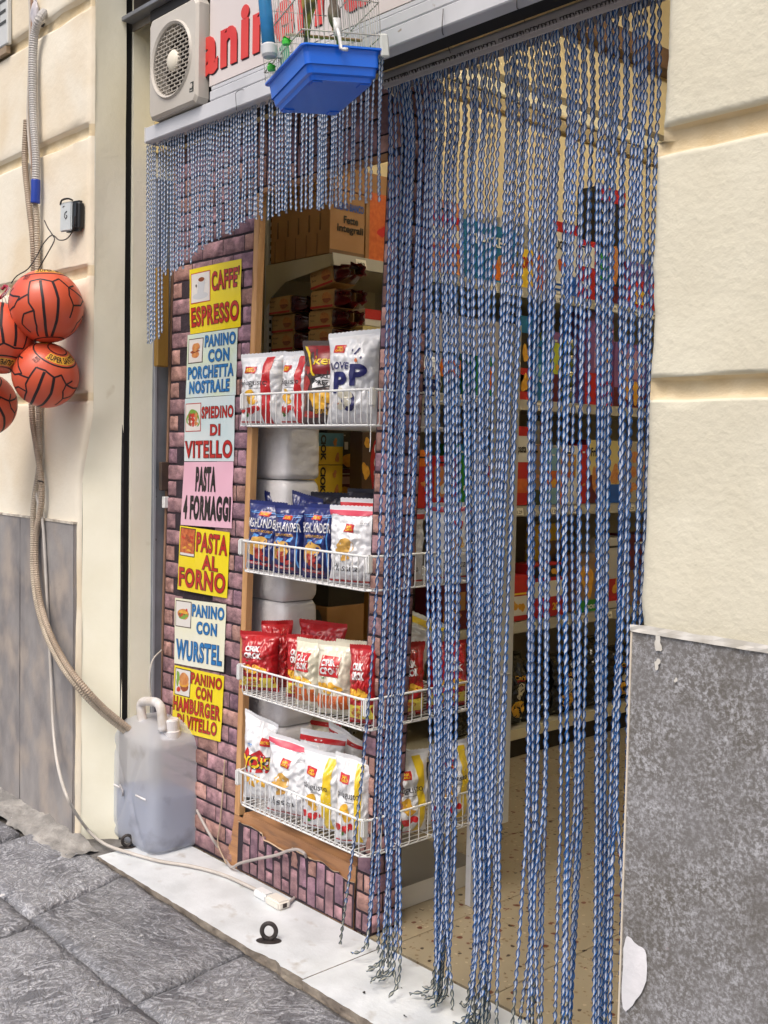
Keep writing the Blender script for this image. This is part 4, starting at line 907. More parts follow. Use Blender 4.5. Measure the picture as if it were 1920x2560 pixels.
def logo(t, fn, a, c, wa, wc):      # red diamond shield with two yellow lines of lettering
    P_(t, 'brand_logo', pR, lambda b: put_quad(b, fn, [(a - wa, c - wc * .8), (a + wa * .8, c - wc), (a + wa, c + wc * .85), (a - wa * .85, c + wc)], .0012, 5, 5))
    P_(t, 'logo_lettering', pY, lambda b: put_text(b, 'SAN', fn, a - wa * .5, a + wa * .45, c + .05 * wc, c + wc * .6, .03, .0028), lambda b: put_text(b, 'CARLO', fn, a - wa * .65, a + wa * .65, c - wc * .6, c - .05 * wc, .03, .0028))
def d_gusto(stripe=pR, stripe2=None, fruit=pR):
    def d(t, fn):
        P_(t, 'printed_stripe', stripe, lambda b: put_rect(b, fn, .60, .80, .02, .985, .0008, 5, 26))
        logo(t, fn, .30, .80, .15, .055)
        P_(t, 'lettering', pK, lambda b: put_text(b, 'piùgusto', fn, .07, .74, .55, .655, .0, .0024))
        P_(t, 'crisp_picture', pYd, lambda b: put_blob(b, fn, .30, .42, .17, .075, .0014, .15), lambda b: put_blob(b, fn, .38, .34, .12, .05, .0016, .2))
        P_(t, 'fruit_picture', fruit, lambda b: put_blob(b, fn, .12, .22, .10, .05, .0014, .1), lambda b: put_blob(b, fn, .34, .20, .12, .055, .0016, .1), lambda b: put_blob(b, fn, .50, .24, .09, .04, .0015, .1), lambda b: put_rect(b, fn, .05, .55, .03, .05, .001))
        P_(t, 'leaf_picture', pGn, lambda b: put_blob(b, fn, .25, .15, .06, .03, .002, .4))
        P_(t, 'small_print', pGr, lambda b: put_rect(b, fn, .3, .6, .525, .533, .0012))
    return d
def d_keto(t, fn):
    P_(t, 'red_panel', M('ink_wine', (132, 30, 38), rough=.3), lambda b: put_quad(b, fn, [(.34, .62), (.98, .62), (.98, .985), (.12, .985)], .0008, 7, 10))
    P_(t, 'yellow_edge', pY, lambda b: put_quad(b, fn, [(.32, .60), (.37, .60), (.14, .97), (.07, .985)], .0014, 2, 10))
    [P_(t, 'ketchup_picture', pHam, lambda b: put_blob(b, fn, *q)) for q in ((.10, .50, .14, .12, .0010, .15), (.18, .68, .1, .05, .0010, .3), (.85, .25, .14, .12, .0010, .2), (.25, .12, .2, .04, .0010, .2))]
    P_(t, 'title_lettering', pY, lambda b: put_text(b, 'keto', fn, .34, .94, .735, .85, .02, .0024))
    P_(t, 'label_outline', pK, lambda b: put_quad(b, fn, [(.32, .43), (.96, .50), (.96, .66), (.30, .57)], .0016))
    P_(t, 'name_label', pW, lambda b: put_quad(b, fn, [(.34, .445), (.945, .515), (.945, .645), (.32, .56)], .0022))
    P_(t, 'label_lettering', pK, lambda b: put_text(b, 'SALATI', fn, .46, .90, .565, .615, .03, .003), lambda b: put_text(b, 'PREZIOSI', fn, .38, .92, .485, .545, .03, .003))
    P_(t, 'crisp_picture', pYd, lambda b: put_blob(b, fn, .40, .33, .16, .085, .0014, .15), lambda b: put_blob(b, fn, .60, .34, .16, .08, .0016, .15), lambda b: put_blob(b, fn, .50, .27, .18, .08, .0018, .15))
    P_(t, 'small_lettering', pYd, lambda b: put_text(b, 'BBQ', fn, .36, .66, .12, .20, .03, .002))
def d_pop(t, fn):
    logo(t, fn, .30, .84, .13, .05)
    P_(t, 'small_lettering', pNv, lambda b: put_text(b, 'LOVE', fn, .14, .52, .60, .68, .03, .0022, arc=.5))
    P_(t, 'big_lettering', pNv, lambda b: put_text(b, 'P', fn, .55, .86, .42, .66, .05, .0024), lambda b: put_text(b, 'O', fn, .38, .66, .14, .36, .05, .002), lambda b: put_text(b, 'P', fn, .20, .50, .34, .58, .05, .0022))
    P_(t, 'dash_marks', pNv, lambda b: put_quad(b, fn, [(.60, .77), (.64, .765), (.72, .835), (.68, .84)], .0012), lambda b: put_quad(b, fn, [(.73, .72), (.76, .71), (.78, .735), (.75, .745)], .0012), lambda b: put_quad(b, fn, [(.56, .80), (.58, .80), (.58, .83), (.56, .83)], .0012))
    P_(t, 'popcorn_picture', fC, lambda b: put_blob(b, fn, .44, .33, .13, .07, .0026, .25), lambda b: put_blob(b, fn, .42, .22, .12, .06, .0026, .25))
    P_(t, 'brown_dot', pOr, lambda b: put_blob(b, fn, .66, .70, .035, .02, .0014), lambda b: put_blob(b, fn, .33, .22, .03, .02, .003))
def d_high(t, fn):
    P_(t, 'blue_band', pLb, lambda b: put_rect(b, fn, .10, .92, .875, .885, .001, 10, 1), lambda b: put_rect(b, fn, .04, .94, .90, .905, .001, 10, 1), lambda b: put_quad(b, fn, [(.86, .1), (.90, .1), (.88, .86), (.86, .86)], .001, 1, 20), lambda b: put_quad(b, fn, [(.30, .56), (.46, .54), (.36, .49), (.20, .50)], .001), lambda b: put_quad(b, fn, [(.62, .54), (.80, .58), (.74, .50), (.58, .5)], .001))
    P_(t, 'brand_logo', pR, lambda b: put_quad(b, fn, [(.36, .84), (.66, .83), (.68, .90), (.40, .905)], .002)); P_(t, 'logo_lettering', pY, lambda b: put_text(b, 'SAN CARLO', fn, .41, .63, .85, .89, .03, .003))
    P_(t, 'title_lettering', pW, lambda b: put_text(b, 'HIGHLANDER', fn, .03, .95, .65, .79, .012, .0028, arc=.18, spacing=1.12))
    P_(t, 'gold_lettering', pYd, lambda b: put_text(b, 'GUSTO POMODORO', fn, .18, .80, .575, .615, .02, .0022, arc=.8))
    P_(t, 'crisp_picture', pCh, lambda b: put_blob(b, fn, .40, .40, .27, .13, .0014, .12, .5, seed=BAGN[0]), lambda b: put_blob(b, fn, .24, .30, .14, .10, .0016, .12))
    P_(t, 'tomato_picture', pHam, lambda b: put_blob(b, fn, .46, .26, .15, .075, .0022, .2, seed=3), lambda b: put_blob(b, fn, .60, .18, .12, .05, .0024, .2), lambda b: put_blob(b, fn, .34, .30, .08, .05, .0026, .1))
    P_(t, 'red_ribbon', pR, lambda b: put_quad(b, fn, [(.02, .085), (.72, .05), (.76, .10), (.02, .135)], .0016, 12, 1)); P_(t, 'ribbon_lettering', pW, lambda b: put_text(b, 'SENZA GLUTINE', fn, .08, .66, .083, .108, .02, .003))
def d_classica(t, fn):
    P_(t, 'red_top_band', pRo if BAGN[0] % 2 else pR, lambda b: put_rect(b, fn, .0, 1, .925, .995, .0008, 16, 3)); P_(t, 'red_bottom_band', pR, lambda b: put_rect(b, fn, .02, .98, .005, .035, .0008, 12, 2))
    logo(t, fn, .50, .76, .115, .058)
    P_(t, 'crisp_picture', pCh, lambda b: put_blob(b, fn, .44, .52, .20, .085, .0014, .14, .3), lambda b: put_blob(b, fn, .36, .44, .12, .06, .0016, .2), lambda b: put_blob(b, fn, .42, .36, .10, .05, .0018, .2))
    P_(t, 'lettering', pK, lambda b: put_text(b, 'classica', fn, .14, .72, .17, .27, -.004, .002)); P_(t, 'small_print', pGr, lambda b: put_text(b, 'PATATINE', fn, .70, .86, .82, .84, .0, .002), lambda b: put_rect(b, fn, .70, .88, .80, .805, .002))
def d_crik(cream):
    def d(t, fn):
        if cream:
            P_(t, 'brand_logo', pR, lambda b: put_quad(b, fn, [(.17, .58), (.72, .565), (.74, .86), (.20, .87)], .0012, 6, 6))
        lw_ = pW
        P_(t, 'title_lettering', lw_, lambda b: put_text(b, 'CRIK', fn, .24, .64, .735, .83, .05, .0026), lambda b: put_text(b, 'CROK', fn, .22, .70, .605, .715, .05, .0026))
        P_(t, 'crisp_picture', pYd, lambda b: put_blob(b, fn, .26, .43, .13, .06, .0014, .2), lambda b: put_blob(b, fn, .60, .42, .16, .07, .0014, .25), lambda b: put_blob(b, fn, .40, .37, .14, .05, .0018, .25))
        if cream:
            P_(t, 'orange_band', pOr, lambda b: [put_rect(b, fn, .08 + .22 * q, .26 + .22 * q, .09, .30, .0012, 4, 5) for q in range(4)])
        else:
            P_(t, 'yellow_band', pPal, lambda b: put_rect(b, fn, .02, .98, .06, .26, .0010, 12, 5)); P_(t, 'round_badge', pOr, lambda b: put_blob(b, fn, .42, .16, .22, .07, .0018, .1)); P_(t, 'badge_lettering', pPal, lambda b: put_text(b, 'PATATINE', fn, .27, .58, .13, .18, .02, .0028))
        P_(t, 'small_flag', pGn, lambda b: put_rect(b, fn, .24, .31, .545, .56, .002))
    return d
def d_red(t, fn):
    P_(t, 'seam_line', M('foil_red_dark', (140, 16, 24), rough=.3), lambda b: put_rect(b, fn, .05, .95, .86, .87, .0008, 12, 1))  # thin darker red line across the upper part of the bag
def d_oki(t, fn):
    P_(t, 'brand_logo', pR, lambda b: put_quad(b, fn, [(.60, .73), (.90, .71), (.92, .82), (.66, .83)], .0012)); P_(t, 'logo_lettering', pY, lambda b: put_text(b, 'SAN CARLO', fn, .64, .88, .75, .79, .02, .0024))
    P_(t, 'red_burst', pR, lambda b: put_quad(b, fn, [(.04, .50), (.95, .40), (.98, .50), (.60, .66)], .0010), lambda b: put_quad(b, fn, [(.02, .42), (.40, .46), (.20, .66), (.10, .58)], .0011), lambda b: put_rect(b, fn, .04, .96, .36, .42, .0009))
    P_(t, 'lettering_outline', pK, lambda b: put_text(b, 'YOKI', fn, .03, .97, .40, .58, .08, .0018)); P_(t, 'title_lettering', pY, lambda b: put_text(b, 'YOKI', fn, .05, .95, .415, .565, .04, .0026))
    P_(t, 'crisp_picture', pYd, lambda b: [put_blob(b, fn, .2 + .17 * q, .28 - .06 * (q % 2), .07, .05, .0014, .3) for q in range(4)]); P_(t, 'small_print', pLb, lambda b: put_rect(b, fn, .22, .36, .70, .71, .001), lambda b: put_rect(b, fn, .22, .34, .68, .687, .001))
def d_plainwhite(t, fn):
    P_(t, 'red_top_band', pR, lambda b: put_rect(b, fn, .0, 1, .90, .97, .0008, 16, 3)); logo(t, fn, .5, .74, .13, .06)
def at_bag(u0, u1, vt, Y, zf, **k):
    """stand a bag at depth Y between two picture columns, its top at row vt"""
    a = onY(u0, vt + 100, Y); c = onY(u1, vt + 100, Y); top = onY((u0 + u1) / 2, vt, Y)
    return dict(X0_=a.x, X1_=c.x, Y_=Y, z0=zf, z1=top.z)
Z1, Z2, Z3, Z4 = 1.584, 1.093, .673, .288
def put_bag(label, u0, u1, vt, Y, zf, fo, de, **k):
    q = at_bag(u0, u1, vt, Y + .018, zf); m_ = (q['X0_'] + q['X1_']) / 2; hw_ = (q['X1_'] - q['X0_']) / 2 * .80; q['X0_'], q['X1_'] = m_ - hw_, m_ + hw_; k['yaw'] = k.get('yaw', 0) + .36
    return bag(label, **q, foilm=fo, design=de, **k)
# topmost basket
put_bag('white crisp bag with a broad red stripe and tomatoes, leftmost in the topmost basket', 612, 706, 892, 2.165, Z1, fW, d_gusto(), depth=.09, yaw=.10, topfold=.04)
put_bag('narrow white crisp bag with a red stripe, second from the left in the topmost basket', 706, 790, 888, 2.175, Z1, fW, d_gusto(), depth=.08, yaw=-.15)
put_bag('brown and wine red crisp bag with ketchup flavour lettering in the topmost basket', 765, 872, 862, 2.19, Z1, fBr, d_keto, depth=.10, yaw=.12)
put_bag('large white popcorn bag with big navy letters at the right of the topmost basket', 828, 948, 838, 2.175, Z1, fW, d_pop, depth=.11, yaw=.10, topfold=.05)
put_bag('white popcorn bag standing behind the large popcorn bag at the basket corner', 920, 985, 842, 2.33, Z1, fW, d_pop, depth=.10, yaw=.2, topfold=.1)
bag('white bag lying deeper in the topmost basket on its left side', -2.92, -2.74, 2.40, Z1, Z1 + .20, fW, d_plainwhite, yaw=.3)
bag('brown crisp bag standing at the back of the topmost basket', -2.70, -2.50, 2.45, Z1, Z1 + .20, fBr, None, yaw=-.1)
# second basket
put_bag('blue crisp bag leaning left, leftmost in the second basket', 624, 702, 1262, 2.16, Z2, fB, d_high, depth=.08, yaw=.12, roll=.05)
put_bag('blue crisp bag, middle one of the three front blue bags', 690, 766, 1272, 2.16, Z2, fB, d_high, depth=.08, yaw=-.05)
put_bag('blue crisp bag pressed against the white bag in the second basket', 763, 838, 1270, 2.165, Z2, fB, d_high, depth=.08, yaw=.05)
put_bag('white crisp bag with red top band and serif lettering, front of the second basket', 830, 950, 1275, 2.165, Z2, fW, d_classica, depth=.09, yaw=.02, crease=1.3)
put_bag('white crisp bag with a red top band right behind its twin in the second basket', 855, 972, 1256, 2.27, Z2, fW, d_classica, depth=.08, yaw=.04)
put_bag('blue crisp bag with a peaked top behind the leftmost blue bag', 668, 725, 1246, 2.27, Z2, fB, None, depth=.07, yaw=.25, topfold=-.12)
put_bag('blue crisp bag with a peaked top behind the middle blue bag', 735, 800, 1246, 2.28, Z2, fB, None, depth=.07, yaw=.2, topfold=-.12)
put_bag('dark navy snack bag lying at the back of the second basket, left one', 775, 880, 1240, 2.40, Z2, fN, None, depth=.09)
put_bag('dark navy snack bag at the back of the second basket, right one', 870, 975, 1232, 2.45, Z2, fN, None, depth=.09)
# third basket
put_bag('red crisp bag with a yellow foot, leftmost in the third basket', 610, 690, 1588, 2.16, Z3, fR, d_crik(False), depth=.09, yaw=.15)
put_bag('plain red crisp bag seen from its side, second from the left in the third basket', 662, 722, 1560, 2.23, Z3, fR, d_red, depth=.10, yaw=.7)
put_bag('red crisp bag peeking out between its neighbours in the third basket', 722, 775, 1595, 2.20, Z3, fR, d_crik(False), depth=.07, yaw=.25)
put_bag('cream crisp bag with a red square label, left one of the front pair', 742, 806, 1606, 2.15, Z3, fC, d_crik(True), depth=.08, yaw=-.05)
put_bag('cream crisp bag with a red square label, right one of the front pair', 800, 884, 1614, 2.15, Z3, fC, d_crik(True), depth=.09, yaw=.08)
put_bag('cream crisp bag half hidden behind the front pair', 842, 915, 1610, 2.24, Z3, fC, d_crik(True), depth=.08, yaw=.1)
put_bag('red crisp bag with a yellow foot at the right end of the third basket', 878, 940, 1622, 2.145, Z3, fR, d_crik(False), depth=.08, yaw=.12)
put_bag('red crisp bag with a peaked corner at the back left of the third basket', 700, 760, 1550, 2.36, Z3, fR, d_crik(False), depth=.08, yaw=.2, topfold=.14)
put_bag('crumpled red crisp bag at the back middle of the third basket', 750, 865, 1562, 2.34, Z3, fR, d_red, depth=.09, yaw=-.1, crease=1.8)
bag('large white bag with yellow edge lying on top, back of the third basket', -2.72, -2.44, 2.42, Z3 + .13, Z3 + .30, fC, lambda t, fn: P_(t, 'yellow_band', fY, lambda b: put_rect(b, fn, 0, 1, .84, .99, .001, 10, 3)), depth=.12, lean=-.5, roll=.15, crease=1.8)
bag('cream bag with an orange top at the back right of the third basket', -2.56, -2.40, 2.33, Z3, Z3 + .19, fC, lambda t, fn: P_(t, 'orange_band', pOr, lambda b: put_rect(b, fn, 0, 1, .82, .99, .001, 10, 3)), yaw=.3)
# lowest basket
put_bag('white crisp bag with big yellow cartoon letters, leftmost in the lowest basket', 618, 688, 1800, 2.17, Z4, fW, d_oki, depth=.08, yaw=.15, topfold=-.16)
put_bag('white crisp bag with a slanting red top band, in the middle of the lowest basket', 676, 782, 1856, 2.15, Z4, fW, d_classica, depth=.10, yaw=.05, topfold=-.10, roll=.03, crease=1.2)
put_bag('white crisp bag with a bright yellow stripe, third from the left in the lowest basket', 764, 862, 1888, 2.15, Z4, fW, d_gusto(fY), depth=.09, yaw=.05, topfold=-.05)
put_bag('white crisp bag with a yellow stripe at the right corner of the lowest basket', 846, 925, 1900, 2.14, Z4, fW, d_gusto(fY), depth=.08, yaw=.25, topfold=-.1)
put_bag('white bag with a small red logo lying at the back left of the lowest basket', 672, 745, 1806, 2.30, Z4, fW, d_plainwhite, depth=.09, yaw=.1, lean=-.25)
put_bag('pale grey bag with a red logo at the back middle of the lowest basket', 712, 830, 1800, 2.40, Z4, fC, d_plainwhite, depth=.09, lean=-.25)
put_bag('white crisp bag with a red curved top band behind the striped bags', 740, 850, 1842, 2.27, Z4, fW, d_plainwhite, depth=.09, lean=-.15)
put_bag('white crisp bag with a drooping red band at the back right of the lowest basket', 825, 905, 1836, 2.38, Z4, fW, d_plainwhite, depth=.09, topfold=-.25)
# bags seen from the doorway side of the baskets
def side_bag(label, y, zf, h, fo, de, w=.15, x=-2.43, **k): return bag(label, x - w / 2, x + w / 2, y, zf, zf + h, fo, de, yaw=math.radians(k.pop('deg', 80)), **k)
side_bag('white crisp bag with red top facing the doorway in the second basket, nearer the front', 2.31, Z2, .215, fW, d_classica, w=.15, depth=.09)
side_bag('white crisp bag with red top facing the doorway in the second basket, deeper one', 2.52, Z2, .235, fW, d_classica, w=.17, depth=.09)
side_bag('red crisp bag facing the doorway in the third basket', 2.32, Z3, .215, fR, d_crik(False), w=.16, depth=.09)
side_bag('red crisp bag facing the doorway at the far end of the third basket', 2.52, Z3, .20, fR, d_crik(False), w=.16, depth=.09)
side_bag('white bag with yellow stripe facing the doorway in the lowest basket, nearer the front', 2.34, Z4, .25, fW, d_gusto(fY), w=.17, depth=.10)
side_bag('white bag with yellow stripe facing the doorway in the lowest basket, deeper one', 2.54, Z4, .25, fW, d_gusto(fY), w=.17, depth=.10)
side_bag('white popcorn bag facing the doorway in the topmost basket', 2.36, Z1, .22, fW, d_pop, w=.17, depth=.10)
# ================================================================ long gondola shelving
GX0, GX1, GY0, GY1 = -3.87, -3.40, 2.80, 6.4
gon = thing('shop_shelving', 'long cream metal supermarket shelving with price rails along the left shop wall', 'shelving', (GX0, GY0, 0))
gm = M('gondola_cream', (190, 184, 164), (178, 172, 152), sc=5, rough=.45, metal=.0); gr = M('price_rail', (176, 174, 166), rough=.25, metal=.3)
levels = [.15, .68, 1.25, 1.765, 2.30]
B().box(.0, .012, .012, GY1 - GY0, 0, 2.75).build('back_panel', M('gondola_back', (150, 146, 134), rough=.6), gon)
for y in (.0, .53, 1.5, 2.5, 3.5): slotted(GX0 + .022, GY0 + y + .016, 0, 2.75, gon, (GX0, GY0), 'slotted_upright')
B().box(.013, .02, .55, .64, 0, 2.7).build('joint_panel', gm, gon)
for i, z in enumerate(levels):
    B().box(.014, GX1 - GX0, .004, GY1 - GY0, z - .045, z - .003).build('shelf', gm, gon, bevel=.003)
    if i: 
        B().add([(GX1 - GX0 + .001, .0, z - .05), (GX1 - GX0 + .014, .0, z - .048), (GX1 - GX0 + .004, .0, z + .002), (GX1 - GX0 + .001, .0, z + .002), (GX1 - GX0 + .001, GY1 - GY0, z - .05), (GX1 - GX0 + .014, GY1 - GY0, z - .048), (GX1 - GX0 + .004, GY1 - GY0, z + .002), (GX1 - GX0 + .001, GY1 - GY0, z + .002)], [(0, 1, 2, 3), (1, 5, 6, 2), (4, 7, 6, 5), (2, 6, 7, 3), (0, 4, 5, 1)]).build('price_rail', gr, gon)
        b = B(); b.add([(.02, 0, z + .0), (.02, 0, z - .19), (.06, 0, z - .14), (.16, 0, z - .085), (GX1 - GX0 - .01, 0, z - .05), (GX1 - GX0 - .01, 0, z)] , [(0, 1, 2, 3, 4, 5)]); b.add([(.02, .003, z + .0), (.02, .003, z - .19), (.06, .003, z - .14), (.16, .003, z - .085), (GX1 - GX0 - .01, .003, z - .05), (GX1 - GX0 - .01, .003, z)], [(5, 4, 3, 2, 1, 0)]); b.build('bracket', gm, gon)
rp = random.Random(5); tagm = M('price_tag', (216, 212, 200), rough=.5)
for z in levels[1:]:
    y = .12
    while y < 3.2:
        tg_ = B().add([(GX1 - GX0 + .0148, y, z - .042), (GX1 - GX0 + .0148, y + .055, z - .042), (GX1 - GX0 + .008, y + .055, z - .008), (GX1 - GX0 + .008, y, z - .008)], [(0, 1, 2, 3)]).build('price_tag', tagm, gon)
        pr = '%d.%d9' % (rp.choice((1, 2, 3)), rp.choice((1, 4, 7, 8)))
        q = lambda a, c, l_=0, y=y, z=z: Vector((GX1 - GX0 + .0153 - .0068 * c, y + .055 * a, z - .042 + .034 * c))
        b = B(); put_text(b, '1.99' if z > 2 else ('1.79', '2.49', '1.29')[int(y * 10) % 3], q, .15, .85, .2, .65, .02); b.build('price_lettering', pK, tg_); y += rp.uniform(.16, .34)
B().box(0, GX1 - GX0 - .03, .01, GY1 - GY0 - .01, 0, .10).build('kick_board', M('kick_dark', (50, 46, 42), rough=.7), gon)
B().box(GX1 - GX0 + .001, GX1 - GX0 + .006, 0, GY1 - GY0, .10, .150).build('bottom_edge', M('bottom_edge', (212, 204, 176), rough=.5), gon)
# products whose printed face looks into the shop (+X)
def face_fn(x, y0, y1, z0, z1): return lambda a, c, l_=0: Vector((x + .0006 + l_, y0 + (y1 - y0) * a, z0 + (z1 - z0) * c))
rp2 = random.Random(21)
def pbox(label, y0, y1, z0, h, mats, texts=(), d=.14, x=GX1 - .02, cat='food box', name='food_box', art=None, org=None, side_text=None, bev=.002):
    """carton on the shelving: mats = (body, [(a0,a1,b0,b1,mat), ...])"""
    t = thing(name, label, cat, (x - d / 2, (y0 + y1) / 2, z0), 'packets on the long shelving')
    w = y1 - y0
    B().box(-d / 2, d / 2, -w / 2, w / 2, 0, h).build('box_body', mats[0], t, bevel=bev)
    fn = face_fn(d / 2, -w / 2, w / 2, 0, h)
    for a0, a1, b0, b1, mt in mats[1]: P_(t, 'colour_panel', mt, lambda b: put_rect(b, fn, a0, a1, b0, b1, .0005, 1, 1))
    for s, a0, a1, b0, b1, mt in texts: P_(t, 'lettering', mt, lambda b: put_text(b, s, fn, a0, a1, b0, b1, .03, .0016))
    if not art and not texts and h > .1 and w > .05: P_(t, 'food_picture', rp2.choice((food[0], food[3], cWht, pOr, cRed)), lambda b: put_blob(b, fn, rp2.uniform(.35, .65), rp2.uniform(.2, .5), .2, .14 * min(1, w / h), .0011, .25)); P_(t, 'small_print', rp2.choice((cBlk, cWht)), lambda b: put_rect(b, fn, .15, rp2.uniform(.5, .85), .86, .89, .0011, 1, 1))
    if art: [P_(t, 'food_picture', art[0], lambda b: put_blob(b, fn, *q, .0012, .2)) for q in art[1]]
    return t
kraft = M('kraft', (158, 118, 74), (146, 106, 64), sc=8, rough=.6); kraft_d = M('kraft_dark', (112, 84, 56), (98, 72, 46), sc=6, rough=.7)
cB = lambda n, c: M('card_' + n, c, rough=.4, coat=.15)
cYel, cBlk, cRed, cTeal, cOra, cGrn, cWht, cPur, cBlu, cWine = cB('yellow', (226, 190, 56)), cB('black', (28, 24, 24)), cB('red', (176, 32, 36)), cB('teal', (24, 104, 146)), cB('orange', (212, 112, 34)), cB('green', (40, 130, 44)), cB('white', (214, 212, 206)), cB('purple', (128, 84, 134)), cB('blue', (30, 84, 168)), cB('wine', (88, 24, 38))
# top shelf above the breads: rusk cartons
zt = levels[4] + .003
pbox('large kraft pack of wholemeal rusks, front one on the top shelf left', 2.802, 2.99, zt, .26, (kraft, [(.0, 1, .0, .07, kraft_d)]), [('Fette', .38, .80, .50, .62, cBlk), ('Integrali', .20, .95, .33, .48, cBlk), ('MULINO BIANCO', .1, .95, .70, .82, cBlu)], d=.40, cat='rusk pack', name='rusk_pack')
pbox('kraft and orange pack of rusks next to the front one on the top shelf', 2.995, 3.20, zt - .0, .36, (kraft, [(.1, .75, .0, .78, pOr)]), [], d=.40, cat='rusk pack', name='rusk_pack', art=(pR, [(.45, .35, .12, .06)]))
# end flaps of the rusk pack seen from the street
t = thing('rusk_carton', 'tall kraft carton of rusks stacked on top of the front pack, top shelf left', 'rusk pack', (-3.62, 2.90, zt + .263), 'packets on the long shelving')
B().box(-.2, .2, -.098, .098, 0, .17).build('box_body', kraft, t, bevel=.003)
for k in range(5): P_(t, 'seam', kraft_d, lambda b: b.box(-.17 + .075 * k, -.166 + .075 * k, -.0995, -.097, .0, .17))
for o in [o for o in bpy.data.objects if o.name.startswith('rusk_pack')][:1]:
    for k in range(5): P_(o, 'seam', kraft_d, lambda b: b.box(-.17 + .072 * k, -.167 + .072 * k, -.0955, -.0935, .0, .09)); P_(o, 'print_mark', kraft_d, lambda b: b.box(-.155 + .072 * k, -.145 + .072 * k, -.0953, -.0937, .10, .17))
# bread packs, two columns
zb = levels[3] + .003; wr = foil('wrapper_red', (84, 14, 18), (58, 8, 12), rough=.16, sc=20); bx = M('bread_label', (196, 160, 108), (184, 146, 96), sc=6, rough=.4)
n_ = 0
for colx in ((-3.845, -3.635), (-3.575, -3.375)):
    for lv in range(5 if colx[0] < -3.6 else 6):
        n_ += 1; yy = 2.81 + .01 * (lv % 2); h = .076
        side = 'left column' if colx[0] < -3.6 else 'right column'
        t = thing('bun_pack', 'burger bun packet with red wrapper, level %s of the %s on the bread shelf' % (('one', 'two', 'three', 'four', 'five', 'six')[lv], side), 'bun packet', (colx[0], yy, zb + lv * .079), 'stacked packets of burger buns')
        if lv == 5: t.rotation_euler = (0, -.14, 0)
        w = colx[1] - colx[0]; sh2 = .012 * ((lv * 7 + n_) % 3)
        B().box(sh2, w * .78 + sh2, 0, .12, 0, h).build('carton_sleeve', bx, t, bevel=.006, seg=2)
        f2 = lambda a, c, l_=0: Vector((sh2 + w * .78 * a, -.0006 - l_, h * c))
        P_(t, 'red_foot', pR, lambda b: put_rect(b, f2, .03, .95, .04, .16, .0004, 1, 1)); P_(t, 'burger_picture', food[0], lambda b: put_blob(b, f2, .70, .55, .2, .3, .0006, .05)); P_(t, 'filling_picture', food[1], lambda b: put_blob(b, f2, .70, .42, .2, .1, .001, .2)); P_(t, 'lettering', cBlk, lambda b: put_text(b, 'Burger', f2, .10, .34, .66, .80, .0, .0008), lambda b: put_text(b, 'Buns', f2, .12, .28, .40, .52, .0, .0008))
        def tail(a, c, w=w, h=h, sh2=sh2):
            th = 2 * math.pi * a; k = 1 - .62 * c ** 1.3 if c < .8 else .38 + (c - .8) * 1.6
            k *= 1 + .13 * math.sin(th * 7 + lv) * c
            yq = .06 + .058 * k * max(-1, min(1, 1.3 * math.cos(th))); zq = h / 2 + h * .48 * k * max(-1, min(1, 1.3 * math.sin(th)))
            return Vector((w * .78 + sh2 + .085 * c, yq, zq))
        B().grid(tail, 36, 8).build('gathered_wrapper', wr, t, smooth=True)
for k, (x, z, c, lab) in enumerate(((-3.42, .0, cYel, 'yellow'), (-3.42, .085, cWht, 'white'), (-3.42, .17, cWht, 'pale cream'))):
    pass
pbox('pale yellow tortilla packet at the right of the bun packets', 2.99, 3.10, zb + .20, .06, (cB('cream', (204, 190, 132)), []), d=.2, name='tortilla_packet', cat='tortilla packet')
pbox('white tortilla packet stack under the pale yellow one', 2.98, 3.13, zb, .195, (cWht, [(0, 1, .3, .36, cRed), (0, 1, .62, .68, cGrn)]), d=.22, name='tortilla_packet', cat='tortilla packet')
pbox('red and white flat box on top beside the bun packets', 3.0, 3.2, zb + .262, .07, (cWht, [(0, 1, .4, 1, cRed)]), d=.2)
pbox('yellow and brown small box beyond the tortilla packets', 3.15, 3.24, zb, .21, (cYel, [(0, 1, .55, 1, cBlk)]), d=.12)
# biscuit boxes on the third shelf
zc3 = levels[2] + .003
for lv, lab in enumerate(('lower', 'upper')):
    t = pbox('%s yellow ring biscuit box stacked behind the baskets' % lab, 2.815, 3.0, zc3 + .052 + lv * .137, .134, (cYel, [(0, 1, .58, 1, cB('sky', (92, 148, 168)))] if lv else []), [], x=-3.545, d=.12, art=(food[0], [(.82, .22, .07, .13), (.75, .72, .06, .11), (.12, .80, .07, .12)]), cat='biscuit box', name='biscuit_box')
f9 = lambda a, c, l_=0: Vector((.0606 + l_, -.0925 + .185 * (.30 + .2 * c), .134 * (.06 + .9 * (1 - a)))); 
for o9 in [o for o in bpy.data.objects if o.name.startswith('biscuit_box')]: P_(o9, 'big_lettering', cBlk, lambda b: put_text(b, 'CiOK', f9, .02, .95, .1, .9, .05, .0016))
pbox('dark carton under the yellow ring biscuit boxes', 2.815, 3.0, zc3, .05, (cWine, []), x=-3.545, d=.12)
pbox('black sweet box with small white print beyond the yellow boxes', 3.05, 3.26, zc3 + .17, .17, (cBlk, [(.2, .3, .2, .4, cWht), (.5, .6, .5, .7, cWht), (.2, .32, .7, .85, cWht)]), x=-3.72, d=.12)
pbox('pink and wine sweet box under the black box', 3.05, 3.26, zc3, .165, (cWine, [(.1, .9, .2, .5, cB('pinkish', (186, 150, 150))), (.1, .9, .6, .8, cB('pinkish', (186, 150, 150)))]), x=-3.72, d=.12)
